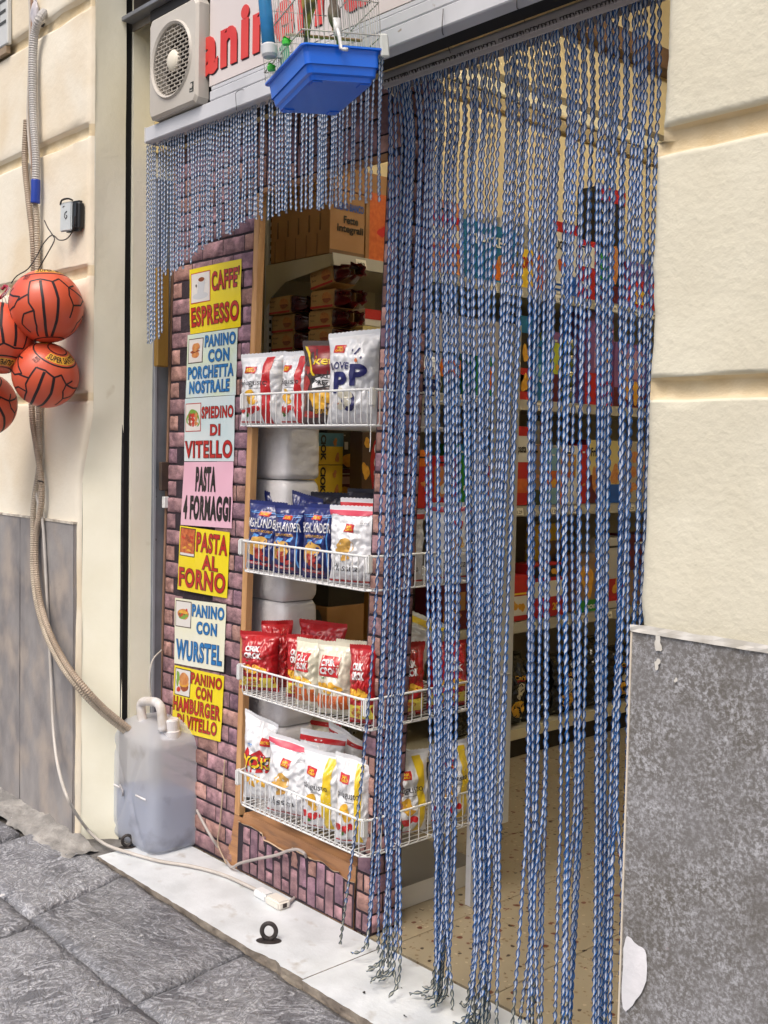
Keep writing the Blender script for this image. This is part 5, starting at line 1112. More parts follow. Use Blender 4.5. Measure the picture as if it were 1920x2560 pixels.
t = pbox('brown packet of sandwich biscuits with big white upright letters', 3.0, 3.17, zc3, .33, (cB('brown', (74, 52, 40)), [(.0, 1, .0, .16, cWine)]), [], x=-3.42, d=.08, cat='biscuit packet', name='biscuit_packet', art=(food[3], [(.12, .50, .12, .10), (.80, .85, .14, .08), (.15, .86, .10, .06)]))
fnr = lambda a, c, l_=0: Vector((.0406 + l_, -.085 + .17 * (.92 - c * .62), .03 + .27 * a))
P_(t, 'red_patch', cRed, lambda b: put_blob(b, fnr, .5, .5, .52, .55, .0008, .08)); P_(t, 'big_lettering', pW, lambda b: put_text(b, 'RINGO', fnr, .02, .98, .22, .86, .07, .0022))
# lower shelf: coffee bar carton
t = pbox('brown bar coffee carton on the fourth shelf behind the baskets', 2.815, 3.02, levels[1] + .003, .17, (kraft, []), [('Bar', .12, .5, .2, .5, cBlk)], x=-3.41, d=.26, cat='carton', name='coffee_carton')
fb = lambda a, c, l_=0: Vector((-.13 + .26 * a, -.1031 - l_, .17 * c)); P_(t, 'lettering', cBlk, lambda b: put_text(b, 'Bar', fb, .08, .42, .25, .75, .02, .0006)); P_(t, 'cup_print', M('cup_grey', (84, 84, 84), rough=.5), lambda b: put_blob(b, fb, .75, .6, .13, .3, .0008, .05))
pbox('black carton lying on the brown bar coffee carton', 2.82, 3.02, levels[1] + .175, .10, (cBlk, []), x=-3.41, d=.3, cat='carton', name='coffee_carton')
pbox('golden coffee bean packet next to the bar carton', 3.08, 3.26, levels[1] + .003, .24, (cB('gold', (178, 132, 58)), [(0, 1, .5, .58, cBlk)]), x=-3.45, d=.1)
# white wrapped paper bales on the left behind the post
pl_ = M('bale_wrap', (232, 231, 232), (218, 217, 220), sc=4, rough=.35, bump=.6, bsc=14, coat=.2)
YBL = 2.26
xb_ = onY(706, 1300, YBL).x
zs_ = [0] + [onY(690, v, YBL).z for v in (1823, 1508, 1201)] + [onY(690, 1040, YBL).z]
for k in range(4):
    z0, z1 = zs_[k] + (.004 if k else 0), zs_[k + 1]
    t = thing('paper_bale', 'white plastic wrapped paper bale, %s of the pile behind the wooden post' % ('lowest', 'second from the bottom', 'third from the bottom', 'topmost')[k], 'paper bale', (xb_ - .14, YBL + .09, z0), 'pile of wrapped paper bales')
    def fb_(a, c, z0=z0, z1=z1, k=k):
        th = 2 * math.pi * a; ct, st = math.cos(th), math.sin(th); q = (abs(ct / .14) ** 7 + abs(st / .085) ** 7) ** (-1 / 7)
        r1 = q * (1 - .10 * (max(0, abs(2 * c - 1) - .86) / .14) ** 2 + .020 * noise.noise(Vector((ct * 5, st * 5, c * 9 + k * 5))) + .008 * noise.noise(Vector((ct * 24, st * 24, c * 14 + k * 5))))
        return Vector((r1 * ct, r1 * st, (z1 - z0) * c))
    b = B(); b.grid(fb_, 72, 24); n0 = len(b.v); b.add([(0, 0, z1 - z0)], []); base = 24 * 73; b.f += [(base + i, base + i + 1, n0) for i in range(72)]; b.mi += [0] * 72
    b.build('wrapping', pl_, t, smooth=True)
# products seen through the rope curtain, placed by where they stand on the rails
def shelf_item(label, u0, u1, vt, li, mats, texts=(), d=.14, **k):
    z0 = levels[li] + .003; vm = {0: 1790, 1: 1520, 2: 1250, 3: 985, 4: 730}[li]
    a = onX(u0, vm, GX1 - .02); c = onX(u1, vm, GX1 - .02); top = onX((u0 + u1) / 2, vt, GX1 - .02)
    return pbox(label, a.y, c.y, z0, max(.05, top.z - z0), mats, texts, d=d, **k)
# top shelf
shelf_item('patterned orange and cream rusk box on the top shelf behind the leftmost ropes', 1072, 1150, 500, 4, (cB('rust', (196, 130, 84)), [(0, 1, .3, .36, cRed), (0, 1, .7, .8, cRed), (0, 1, .45, .62, cWht)]))
shelf_item('wide teal biscuit box with pale letters on the top shelf', 1152, 1290, 560, 4, (cTeal, [(.55, .95, .05, .4, cOra)]), [('CRACKERS', .12, .88, .62, .8, cWht)], art=(food[0], [(.75, .3, .1, .2)]))
shelf_item('small yellow and orange box on the top shelf beside the teal one', 1300, 1362, 626, 4, (cYel, [(.5, 1, 0, 1, cOra)]), [('ORO', .05, .45, .5, .8, cRed)])
shelf_item('grey patterned sack standing behind the small yellow box on the top shelf', 1300, 1362, 572, 4, (cB('greyish', (140, 128, 120)), []), d=.04, x=GX1 - .18)
shelf_item('white sugar style box with red lid and blue foot on the top shelf', 1372, 1440, 556, 4, (cWht, [(0, 1, .86, 1, cRed), (.55, 1, 0, .28, cBlu), (0, .5, .05, .08, cBlu), (0, .5, .12, .15, cBlu)]), [('SUGO', .1, .6, .62, .74, cBlk)], art=(pOr, [(.45, .42, .14, .1)]))
shelf_item('red and cream pasta packet beside the white box on the top shelf', 1442, 1488, 600, 4, (cRed, [(.1, .9, .55, .9, cWht)]))
shelf_item('tall black lasagne box with red top on the top shelf', 1490, 1556, 470, 4, (cBlk, [(0, 1, .88, 1, cRed), (0, 1, 0, .16, cWine), (.1, .5, .2, .42, cGrn)]), [('Trend', .12, .6, .62, .82, cWht)], art=(food[0], [(.62, .36, .22, .14)]))
shelf_item('red and navy festive box at the right end of the top shelf', 1566, 1640, 660, 4, (cRed, [(0, 1, .62, 1, cPur), (.3, .6, .1, .4, cYel)]))
# second shelf from the top
shelf_item('dark green coffee jar row behind the ropes on the second shelf', 1085, 1150, 840, 3, (cB('dkgreen', (44, 56, 40)), [(0, 1, .3, .6, cOra)]))
shelf_item('bright green pasta box with orange corner on the second shelf', 1190, 1236, 800, 3, (cGrn, [(.6, 1, .1, .4, cOra)]))
shelf_item('teal and black sliced bread packet on the second shelf', 1296, 1326, 790, 3, (cBlk, [(0, 1, .8, 1, cTeal), (0, 1, 0, .38, cRed), (.1, .9, .1, .3, cWht)]), art=(food[3], [(.5, .2, .3, .1), (.5, .55, .28, .1)]))
shelf_item('narrow teal packet on the second shelf right of the bread', 1330, 1372, 850, 3, (cTeal, [(.1, .9, .4, .6, cB('paleteal', (120, 170, 176)))]))
shelf_item('yellow and magenta sweet bag on the second shelf', 1376, 1402, 830, 3, (cB('lime', (176, 186, 60)), [(0, 1, 0, .4, cWine), (0, 1, .85, 1, cPur)]))
for k in range(4):
    a = onX(1408, 985, GX1 - .05); t = thing('preserve_jar', 'jar of green preserve, %s of the jar pile on the second shelf' % ('lowest', 'second', 'third', 'topmost')[k], 'jar', (GX1 - .07, a.y + .05, levels[3] + .003 + k * .082), 'pile of preserve jars')
    B().lathe([(0, 0), (.036, 0), (.04, .01), (.04, .055), (.034, .063)], n=20).build('glass_body', M('jar_green', (96, 104, 54), (70, 78, 40), sc=40, rough=.2, coat=.4), t, smooth=True)
    B().lathe([(.035, .063), (.036, .079), (0, .08)], n=20).build('lid', M('jar_lid', (196, 186, 140), rough=.3, metal=.5), t, smooth=True)
shelf_item('mauve panettone box with figures on the second shelf, left one', 1462, 1530, 780, 3, (cPur, [(0, 1, 0, .34, cRed), (.3, .7, .4, .8, cB('mauve', (176, 132, 160)))]), art=(food[3], [(.8, .5, .12, .2)]))
shelf_item('mauve panettone box with gold figures on the second shelf, right one', 1534, 1625, 860, 3, (cPur, [(0, 1, 0, .3, cWine), (.1, .8, .45, .9, cB('mauve', (176, 132, 160)))]), [('PANETTONE', .1, .8, .6, .75, cWht)], art=(food[3], [(.3, .3, .14, .2), (.6, .25, .12, .16)]))
# third shelf
shelf_item('orange and red snack box on the third shelf behind the leftmost ropes', 1040, 1075, 1125, 2, (cOra, [(0, 1, 0, .72, cRed)]))
shelf_item('red speckled box on the third shelf', 1078, 1142, 1140, 2, (cRed, [(.1, .9, .2, .8, cB('rust', (196, 130, 84)))]))
shelf_item('green box with a teal top on the third shelf', 1146, 1170, 1110, 2, (cGrn, [(0, 1, .82, 1, cTeal)]))
shelf_item('white and red cereal packet behind the slotted upright on the third shelf', 1176, 1268, 1140, 2, (cWht, [(.2, .8, .2, .8, cRed)]))
shelf_item('red topped pasta packet with a window on the third shelf', 1284, 1318, 1066, 2, (cRed, [(0, 1, .55, .88, cWht), (0, 1, .16, .34, pOr)]), [('pasta', .2, .8, .64, .76, cBlk)])
shelf_item('brown glassine packet on the third shelf', 1320, 1352, 1110, 2, (cB('tan', (140, 112, 86)), [(0, 1, 0, .25, cB('dkgreen', (44, 56, 40)))]))
shelf_item('pale blue box between pasta packets on the third shelf', 1356, 1396, 1120, 2, (cB('pale_blue', (120, 160, 176)), [(0, 1, .3, .6, pOr)]))
shelf_item('white crispbread box with orange edge on the third shelf', 1400, 1446, 1114, 2, (cWht, [(0, .12, 0, 1, cOra), (.25, .8, .45, .85, cB('gold', (178, 132, 58)))]))
shelf_item('thin red box on the third shelf', 1450, 1466, 1112, 2, (cRed, []))
shelf_item('cream and wine breadstick box with script letters on the third shelf', 1468, 1512, 1100, 2, (cWine, [(0, 1, .45, 1, cB('cream', (204, 190, 132)))]), [('Friselle', .12, .92, .74, .88, cBlk)], art=(food[0], [(.45, .4, .2, .26)]))
shelf_item('cream and blue biscuit box on the third shelf', 1516, 1552, 1102, 2, (cBlu, [(0, 1, .3, 1, cB('cream', (204, 190, 132)))]), art=(food[0], [(.5, .45, .3, .14)]))
shelf_item('grey box with brown rings at the right end of the third shelf', 1556, 1640, 1104, 2, (cB('stone', (170, 160, 140)), []), art=(food[0], [(.3, .75, .1, .08), (.3, .5, .1, .08), (.3, .25, .1, .08), (.7, .6, .1, .08)]))
shelf_item('small white and orange packet standing on the crispbread box', 1402, 1440, 1052, 2, (cWht, [(.3, .6, 0, 1, cOra)]), d=.06, x=GX1 - .2)
# fourth shelf
shelf_item('dark wine box on the fourth shelf behind the leftmost ropes', 1090, 1180, 1420, 1, (cWine, [(.2, .8, .3, .6, kraft)]))
shelf_item('blue and gold packet on the fourth shelf', 1182, 1262, 1400, 1, (cB('gold', (178, 132, 58)), [(0, .5, 0, .6, cTeal)]))
shelf_item('red and white biscuit display box on the fourth shelf, left', 1270, 1318, 1440, 1, (cRed, [(0, 1, .12, .55, cWht), (.05, .95, .58, .62, cYel)]), art=(food[3], [(.3, .34, .16, .12), (.7, .3, .16, .1)]))
shelf_item('black coffee packet on the red display box of the fourth shelf', 1270, 1318, 1350, 1, (cBlk, [(0, 1, .55, .75, cWht), (0, 1, .42, .5, cRed)]), [('Doria', .3, .85, .80, .88, pYd)], d=.06, x=GX1 - .17)
shelf_item('red box with cream front standing high on the fourth shelf', 1280, 1322, 1284, 1, (cRed, [(0, 1, .8, .9, cWht)]), [('Re', .5, .9, .92, .98, cWht)], d=.05, x=GX1 - .24)
shelf_item('red and white striped display box on the fourth shelf, middle', 1330, 1410, 1410, 1, (cRed, [(.05, .95, .38, .68, cWht), (.05, .95, .75, .97, cBlk)]), [('20', .62, .8, .12, .26, cYel)], art=(food[3], [(.3, .86, .12, .08), (.7, .86, .12, .08)]))
shelf_item('bright yellow box with a tan side on the fourth shelf', 1396, 1470, 1315, 1, (cYel, [(.35, 1, 0, .8, cB('tan', (140, 112, 86)))]), d=.05, x=GX1 - .2)
shelf_item('biscuit bag shaped box with green foot on the fourth shelf', 1440, 1496, 1386, 1, (cB('tan', (140, 112, 86)), [(0, 1, 0, .2, cGrn)]), [('bon', .4, .9, .04, .15, cWht)], art=(food[3], [(.45, .55, .25, .3)]))
shelf_item('white and red packet near the pier on the fourth shelf', 1500, 1566, 1345, 1, (cB('greywhite', (190, 188, 184)), [(.3, .9, .1, .42, cRed)]))
shelf_item('wine red box with cream front near the pier on the fourth shelf', 1570, 1640, 1335, 1, (cWine, [(0, 1, 0, .5, cB('tan', (140, 112, 86)))]))
# bottom shelf: glossy black coffee bags
for k, (u0, u1, vt, lab) in enumerate(((1272, 1322, 1640, 'left, with a round gold picture'), (1326, 1386, 1650, 'second from the left'), (1390, 1450, 1640, 'third from the left'), (1452, 1520, 1600, 'fourth, taller and crumpled'), (1522, 1600, 1620, 'next to the pier'), (1196, 1266, 1650, 'behind the dense ropes'), (1120, 1192, 1660, 'farthest left behind the ropes'))):
    a = onX(u0, 1790, GX1 - .02); c = onX(u1, 1790, GX1 - .02); top = onX((u0 + u1) / 2, vt, GX1 - .02)
    def d_cof(t, fn):
        P_(t, 'gold_picture', pYd, lambda b: put_blob(b, fn, .5, .24, .3, .13, .0014, .04)); P_(t, 'label', fC, lambda b: put_blob(b, fn, .5, .50, .16, .12, .0012, .05)); P_(t, 'red_line', pR, lambda b: put_rect(b, fn, .25, .75, .64, .655, .001, 6, 1)); P_(t, 'lettering', pYd, lambda b: put_text(b, 'Caffè', fn, .28, .72, .66, .72, .02, .0018))
    bag('glossy black coffee bag on the bottom shelf, %s' % lab, -(c.y - a.y) / 2 + GX1 - .08, (c.y - a.y) / 2 + GX1 - .08, (a.y + c.y) / 2, levels[0] + .004, top.z, fK, d_cof if k in (0, 2, 4) else None, depth=.12, yaw=math.pi / 2, cat='coffee bag', name='coffee_bag', group='black coffee bags on the bottom shelf', crease=2.0)
# ================================================================ jerrycan with condensate water
jc = bpy.data.materials.new('can_plastic'); jc.use_nodes = True; n = jc.node_tree.nodes; l = jc.node_tree.links; p = n['Principled BSDF']
tc = n.new('ShaderNodeTexCoord'); nz = n.new('ShaderNodeTexNoise'); nz.inputs['Scale'].default_value = 9; nz.inputs['Detail'].default_value = 7; l.new(tc.outputs['Object'], nz.inputs['Vector'])
mr = n.new('ShaderNodeMapRange'); mr.inputs[1].default_value = .58; mr.inputs[2].default_value = .75; l.new(nz.outputs[0], mr.inputs[0])
mx = n.new('ShaderNodeMix'); mx.data_type = 'RGBA'; mx.inputs[6].default_value = S(248, 249, 252); mx.inputs[7].default_value = S(186, 178, 168); l.new(mr.outputs[0], mx.inputs[0]); l.new(mx.outputs[2], p.inputs['Base Color'])
p.inputs['Roughness'].default_value = .35
tr = n.new('ShaderNodeBsdfTransparent'); tr.inputs[0].default_value = (.86, .89, .95, 1); ms = n.new('ShaderNodeMixShader'); ms.inputs[0].default_value = .43
tl = n.new('ShaderNodeBsdfTranslucent'); tl.inputs[0].default_value = (.85, .88, .93, 1); m0 = n.new('ShaderNodeMixShader'); m0.inputs[0].default_value = .45; l.new(p.outputs[0], m0.inputs[1]); l.new(tl.outputs[0], m0.inputs[2])
l.new(m0.outputs[0], ms.inputs[1]); l.new(tr.outputs[0], ms.inputs[2]); l.new(ms.outputs[0], n['Material Output'].inputs['Surface'])
can = thing('jerrycan', 'large milky white plastic jerrycan half full of water, standing by the left jamb', 'jerrycan', (-3.572, 2.122, 0))
CW, CD, CH = .36, .262, .468
def canfn(grow=0, z1=CH, sh=True):
    def f(a, c):
        th = 2 * math.pi * a; w, d = CW / 2 + grow, CD / 2 + grow; r = .032
        # rounded rectangle
        ct, st = math.cos(th), math.sin(th); q = (abs(ct / w) ** 7 + abs(st / d) ** 7) ** (-1 / 7)
        x, y = ct * q, st * q
        z = z1 * c; k = 1
        if z < .03: k *= 1 - .10 * ((.03 - z) / .03) ** 2
        if sh and z > .385: u = (z - .385) / (z1 - .385); k *= 1 - .50 * u ** 2.4
        if y < -d * .8 and abs(x) < w * .86 and sh:      # ribs pressed into the long face
            xx = x / w; zz = (z - .2) / .2
            dd = abs(abs(xx) - (.12 + .62 * abs(zz) ** 1.4)); y += .007 * math.exp(-(dd / .06) ** 2) * max(0, 1 - abs(zz) ** 6)
        return Vector((x * k, y * k * 1.0, z))
    return f
g = B().grid(canfn(), 96, 70); base = 70 * 97; n0 = len(g.v); g.add([(0, 0, CH + .002)], []); g.f += [(base + i, base + i + 1, n0) for i in range(96)]; g.mi += [0] * 96
g.build('can_body', jc, can, smooth=True)
wm_ = M('can_water', (66, 98, 142), (60, 92, 136), sc=3, rough=.2)
b = B(); f_ = canfn(-.010, .21, False); b.grid(lambda a, c: f_(a, .03 + .97 * c), 64, 10); top = len(b.v); b.add([(0, 0, .205)], []); base = 10 * 65; b.f += [(base + i, base + i + 1, top) for i in range(64)]; b.mi += [0] * 64
b.build('water', wm_, can, smooth=True)
cp = M('can_cap', (214, 212, 214), rough=.45); q = onZ(427, 1838, .43); cx_, cy_ = q.x + 3.572, q.y - 2.122
b = B(); b.lathe([(.036, .42), (.036, .448), (.030, .453)], (cx_, cy_, 0)); b.lathe([(.031, .453), (.031, .487), (.028, .493), (0, .494)], (cx_, cy_, 0)); b.build('screw_cap', cp, can, smooth=False)
p0, p1, p2, p3 = onY(357, 1808, 2.06), onY(353, 1760, 2.06), onY(400, 1766, 2.06), onY(408, 1822, 2.06)
off = Vector((3.572, -2.122, 0)); hp = spline([p0 + off, p1 + off, (p1 + p2) / 2 + off + Vector((0, 0, .014)), p2 + off, p3 + off + Vector((0, 0, -.01))], 8)
B().tube(hp, .0175, 12).build('carry_handle', M('can_handle', (216, 216, 220), (186, 178, 168), sc=16, rough=.4), can, smooth=True)
b = B(); 
for s in (1, -1): b.tube([(-.055 + .0, -CD / 2 - .002, .215), (-.03, -CD / 2 - .004, .205), (-.03, -CD / 2 - .002, .18)], .004, 6); b.tube([(s * .08 - .02 * s, -CD / 2 + .002, .205), (s * .13, -CD / 2 + .002, .205)], .0045, 6)
b.build('pressed_rib', cp, can, smooth=True)
# ================================================================ floor irons
def eye_plate(label, u, v, yaw, sc=1.0, z=0.0):
    q = onZ(u, v, z); t = thing('iron_eye', label, 'iron ring', q, 'iron shutter rings fixed in the threshold'); t.rotation_euler = (0, 0, yaw)
    b = B(); b.grid(lambda a, c: Vector(((.030 * sc * (.25 + .75 * c)) * math.cos(2 * math.pi * a) * 1.15, (.021 * sc * (.25 + .75 * c)) * math.sin(2 * math.pi * a), .004 * (1 - c * .9))), 24, 3, True); b.add([(0, 0, .004)], []); b.build('base_plate', dark_iron, t, smooth=True)
    pts = [Vector((0.019 * sc * math.sin(a), 0, .024 * sc - .021 * sc * math.cos(a) + .003)) for a in [math.pi * 2 * k / 22 for k in range(23)]]
    B().tube(pts, .0062 * sc, 8).build('ring', dark_iron, t, smooth=True); return t
eye_plate('dark iron eye on an oval plate in the middle of the marble threshold', 672, 2352, .75, 1.15)
t = eye_plate('dark iron ring lying against the foot of the jerrycan', 318, 2118, 1.1, .95)
# ================================================================ cables, plug, hoses
wc = M('cable_white', (196, 192, 186), (178, 172, 164), sc=9, rough=.45)
def cable(name, label, pts, r, mat, n=8, org=None, res=10, cat='cable'):
    P = spline(pts, res); o = B().tube(P, r, n).build(name, mat, None, smooth=True, org=P[0]); return tag(o, label, cat)
zt_ = lambda x: gz(x) + .012
pts = [onY(92, 1196, WY - .022), onY(92, 1240, WY - .02), onY(106, 1300, WY - .02), onY(113, 1400, WY - .02), onY(120, 1550, WY - .02), onY(128, 1700, WY - .022), onY(134, 1830, WY - .04), onY(147, 1925, WY - .08), onY(173, 2003, WY - .11), onZ(216, 2070, .040), onZ(262, 2110, .022), onZ(330, 2134, .010), onZ(400, 2153, .009), onZ(480, 2166, .009), onZ(560, 2188, .009), onZ(648, 2228, .009)]
cable('power_cable', 'long white cable running down the left wall, across the marble threshold to the plug', pts, .0062, wc)
pts = [onZ(716, 2262, .012), onZ(742, 2234, .010), onZ(760, 2185, .012) + Vector((0, 0, .03)), onZ(766, 2160, .05), onY(764, 2138, 2.15), onY(745, 2124, 2.15), onY(720, 2127, 2.15), onY(690, 2138, 2.15), onY(640, 2148, 2.152), onY(600, 2158, 2.15), onZ(577, 2167, .01), onZ(556, 2140, .01) + Vector((0, .0, .01)), onY(530, 2095, 2.155), onY(510, 2060, 2.16), onY(492, 2025, 2.163)]
cable('extension_lead', 'grey white lead looping up over the torn brick facing and behind the jerrycan', pts, .0052, M('lead_grey', (176, 168, 164), (160, 152, 148), sc=9, rough=.5))
pts = [onY(566, 1690, 2.155) + Vector((0, 0, 0)), onY(560, 1900, 2.155), onY(553, 2050, 2.155), onY(548, 2092, 2.15), onZ(556, 2140, .02)]
cable('thin_edge_wire', 'thin beige wire running down the wooden post of the partition', [onY(562, 1900, 2.168), onY(556, 1990, 2.168), onY(550, 2060, 2.166), onY(545, 2110, 2.166), onZ(566, 2160, .012)], .0028, M('wire_beige', (170, 150, 128), rough=.5), n=6)
cable('curved_white_wire', 'thin white wire bowing out from the metal frame above the jerrycan', [onX(404, 1625, -3.63), onX(382, 1650, -3.61), onX(374, 1690, -3.60), onX(378, 1745, -3.60), onX(392, 1770, -3.60)], .0032, wc, n=6)
a, c = onZ(644, 2228, .012), onZ(712, 2266, .012); d = (c - a); yaw = math.atan2(d.y, d.x)
t = thing('plug_and_socket', 'white plug pushed into a white trailing socket on the marble', 'plug', (a + c) / 2); t.rotation_euler = (0, 0, yaw); L_ = d.length
B().box(-L_ / 2, -.004, -.020, .020, -.012, .014).build('plug_body', white_paint, t, bevel=.006, seg=3, )
B().box(-.002, L_ / 2, -.024, .024, -.012, .017).build('socket_body', M('socket_cream', (218, 214, 204), rough=.4), t, bevel=.006, seg=3)
b = B(); b.box(L_ / 2 - .001, L_ / 2 + .001, -.008, .008, -.004, .01); b.box(-.004, -.002, -.018, .018, -.01, .012); b.build('socket_joint', dark_iron, t)
def hose(name, label, pts, r, mat, res=10, ridge=.0045, amp=.0018):
    P = resample(spline(pts, res), ridge); rs = [r + (amp if i % 2 else -amp * .4) for i in range(len(P))]
    o = B().tube(P, rs, 10).build(name, mat, None, smooth=False, org=P[0]); return tag(o, label, 'conduit')
hz = WY - .03
hgrey = M('conduit_grey', (186, 184, 182), (170, 168, 166), sc=6, rough=.5); htan = M('conduit_tan', (176, 160, 142), (150, 134, 116), sc=8, rough=.55)
hend = [onY(98, 1290, hz), onY(90, 1340, hz), onY(90, 1420, hz - .01), onY(100, 1500, hz - .02), onY(124, 1580, hz - .03), onY(165, 1660, hz - .03), onY(212, 1720, hz + .0), onX(262, 1772, -3.615), onX(318, 1818, -3.60), onX(338, 1836, -3.59)]
hose('grey_conduit', 'pale grey corrugated conduit coming out of the wall, blue tape at its end', [onY(112, 30, WY), onY(98, 48, hz), onY(86, 90, hz), onY(82, 180, hz), onY(84, 300, hz), onY(90, 400, hz), onY(88, 505, hz)], .0150, hgrey)
o = B().tube(resample(spline([onY(89.3, 450, hz), onY(89, 480, hz), onY(88, 508, hz)], 8), .004), .0178, 12).build('blue_tape', M('blue_tape', (30, 62, 160), rough=.35), None, smooth=True, org=onY(89, 480, hz)); tag(o, 'strip of shiny blue tape wound round the grey conduit end', 'tape')
hose('tan_conduit', 'tan corrugated hose behind the balls that sweeps down the wall into the jerrycan', [onY(66, 300, hz + .01), onY(62, 400, hz + .008), onY(70, 490, hz), onY(82, 600, hz), onY(84, 700, hz + .01), onY(78, 850, hz + .01), onY(80, 1030, hz), onY(90, 1110, hz), onY(102, 1190, hz), onY(104, 1250, hz)] + hend, .0112, htan, amp=.0016)
hose('second_tan_conduit', 'second tan corrugated hose beside the first, also leading into the jerrycan', [onY(88, 506, hz + .005), onY(92, 560, hz + .006), onY(94, 700, hz + .01), onY(97, 1040, hz + .012), onY(99, 1150, hz + .012), onY(84, 1262, hz + .005)] + [q + Vector((-.020, -.003, -.016)) for q in hend[1:-1]] + [onX(325, 1842, -3.60)], .0105, M('conduit_sand', (190, 178, 160), (158, 146, 130), sc=8, rough=.55))
cable('wall_cable', 'thin brown and white cables running beside the grey conduit at the top', [onY(74, -10, hz + .01), onY(76, 60, hz + .012), onY(73, 180, hz + .012), onY(70, 300, hz + .012), onY(78, 420, hz + .012)], .006, M('cable_dull', (190, 184, 176), rough=.5))
cable('brown_wall_cable', 'thin brown cable squeezed between the conduit and the white wall cable', [onY(79, -10, hz + .01), onY(80, 60, hz + .012), onY(77, 180, hz + .008), onY(77, 300, hz + .01), onY(83, 470, hz + .014)], .005, M('cable_brown', (150, 120, 100), rough=.6))
b = B(); q = onY(100, 22, WY - .002); put_blob(b, lambda a, c, l_=0: Vector((q.x + a, WY + .012, q.z + c)), 0, 0, .055, .07, wob=.25, seed=4); t = tag(b.build('wall_hole', M('hole_dark', (52, 46, 40), rough=.9), None), 'ragged dark hole in the plaster where the conduit enters the wall', 'wall hole')
t = thing('plastic_scrap', 'crumpled piece of white plastic stuffed in the wall hole beside the conduit', 'plastic scrap', onY(86, 34, WY - .012)); B().grid(lambda i, j: Vector((.03 * math.cos(6.28 * i) * math.sin(3.14 * j) * (1 + .4 * noise.noise(Vector((i * 9, j * 7, 0)))), .012 * math.sin(6.28 * i) * math.sin(3.14 * j), .05 * math.cos(3.14 * j) * (1 + .3 * noise.noise(Vector((i * 5, j * 9, 3)))))), 18, 10).build('crumpled_plastic', M('scrap', (206, 202, 206), (176, 172, 178), sc=40, rough=.3), t, smooth=False)
# cable tie
q = onY(101, 1203, hz - .015); o = B().tube([q + Vector((-.02, 0, .001)), q + Vector((0, -.008, .001)), q + Vector((.02, -.002, 0)), q + Vector((.034, -.004, -.005))], .0028, 6).build('cable_tie', black, None, org=q); tag(o, 'black cable tie round the tan hose above the stone base', 'cable tie')
# ================================================================ junction box with its wires
q0, q1 = onY(150, 508, WY - .04), onY(192, 575, WY - .04)
t = thing('junction_box', 'small black box with a scribbled white cover hanging on the left wall', 'junction box', ((q0.x + q1.x) / 2, WY, (q0.z + q1.z) / 2)); t.rotation_euler = (0, .03, .1); t.scale = (.82, .82, .86)
B().box(-.062, .066, -.045, 0, -.062, .066).build('box_body', M('box_black', (36, 38, 40), rough=.35), t, bevel=.014, seg=3)
B().box(-.07, .024, -.052, -.041, -.062, .062).build('white_cover', M('cover_white', (206, 212, 214), (190, 198, 200), sc=8, rough=.3), t, bevel=.01, seg=3)
b = B(); b.tube(spline([Vector((-.010, -.0535, .022)), Vector((-.026, -.0535, .014)), Vector((-.028, -.0535, .0)), Vector((-.018, -.0535, -.008)), Vector((-.008, -.0535, .001)), Vector((-.018, -.0535, .006))], 6), .0016, 5); b.tube([Vector((-.045, -.0535, .042)), Vector((-.032, -.0535, .046))], .0014, 5); b.build('scribble', pK, t)
B().tube(spline([Vector((-.07, -.05, .055)), Vector((-.045, -.058, .07)), Vector((0, -.055, .073)), Vector((.03, -.05, .064))], 5), .004, 6).build('top_tape', black, t)
wy_ = WY - .03
cable('drooping_wire', 'thin dark wire drooping from the black box in a loop towards the balls', [onY(188, 540, wy_ - .02), onY(184, 572, wy_), onY(168, 596, wy_), onY(148, 600, wy_), onY(130, 588, wy_), onY(108, 610, wy_ - .03), onY(92, 640, wy_ - .05), onY(70, 672, wy_ - .08), onY(42, 690, wy_ - .08), onY(28, 708, wy_ - .08)], .0022, dark_iron, n=6, cat='wire')
cable('knotted_wire', 'short dark wire crossing the drooping one with its end sticking up', [onY(111, 551, wy_), onY(120, 570, wy_), onY(131, 587, wy_ - .005), onY(136, 600, wy_ - .01), onY(122, 628, wy_ - .03), onY(92, 680, wy_ - .05)], .0022, dark_iron, n=6, cat='wire')
# ================================================================ house number plaque (cut off by the frame)
q = onY(27, 100, WY - .02)
t = thing('marble_plaque', 'white marble house plaque with dark carved letters at the upper left edge', 'plaque', (q.x - .03, WY - .022, 3.12))
B().box(-.55, 0, 0, .02, -.0, .42).build('stone_plate', M('plaque_marble', (206, 208, 206), (190, 194, 194), sc=5, rough=.35), t, bevel=.004)
B().box(-.55, -.02, .004, .022, -.03, -.001).build('plate_ledge', M('plaque_ledge', (150, 132, 110), rough=.7), t)
fq = lambda a, c, l_=0: Vector((-.5 + .5 * a, -.001 - l_, .42 * c)); P_(t, 'carved_lettering', M('carved', (66, 70, 70), rough=.7), lambda b: put_text(b, 'E', fq, .82, .98, .20, .44, .0, .0004), lambda b: put_text(b, 'N', fq, .60, .78, .20, .44, .0, .0004), lambda b: put_text(b, 'RI', fq, .62, .96, .55, .8, 0, .0004))
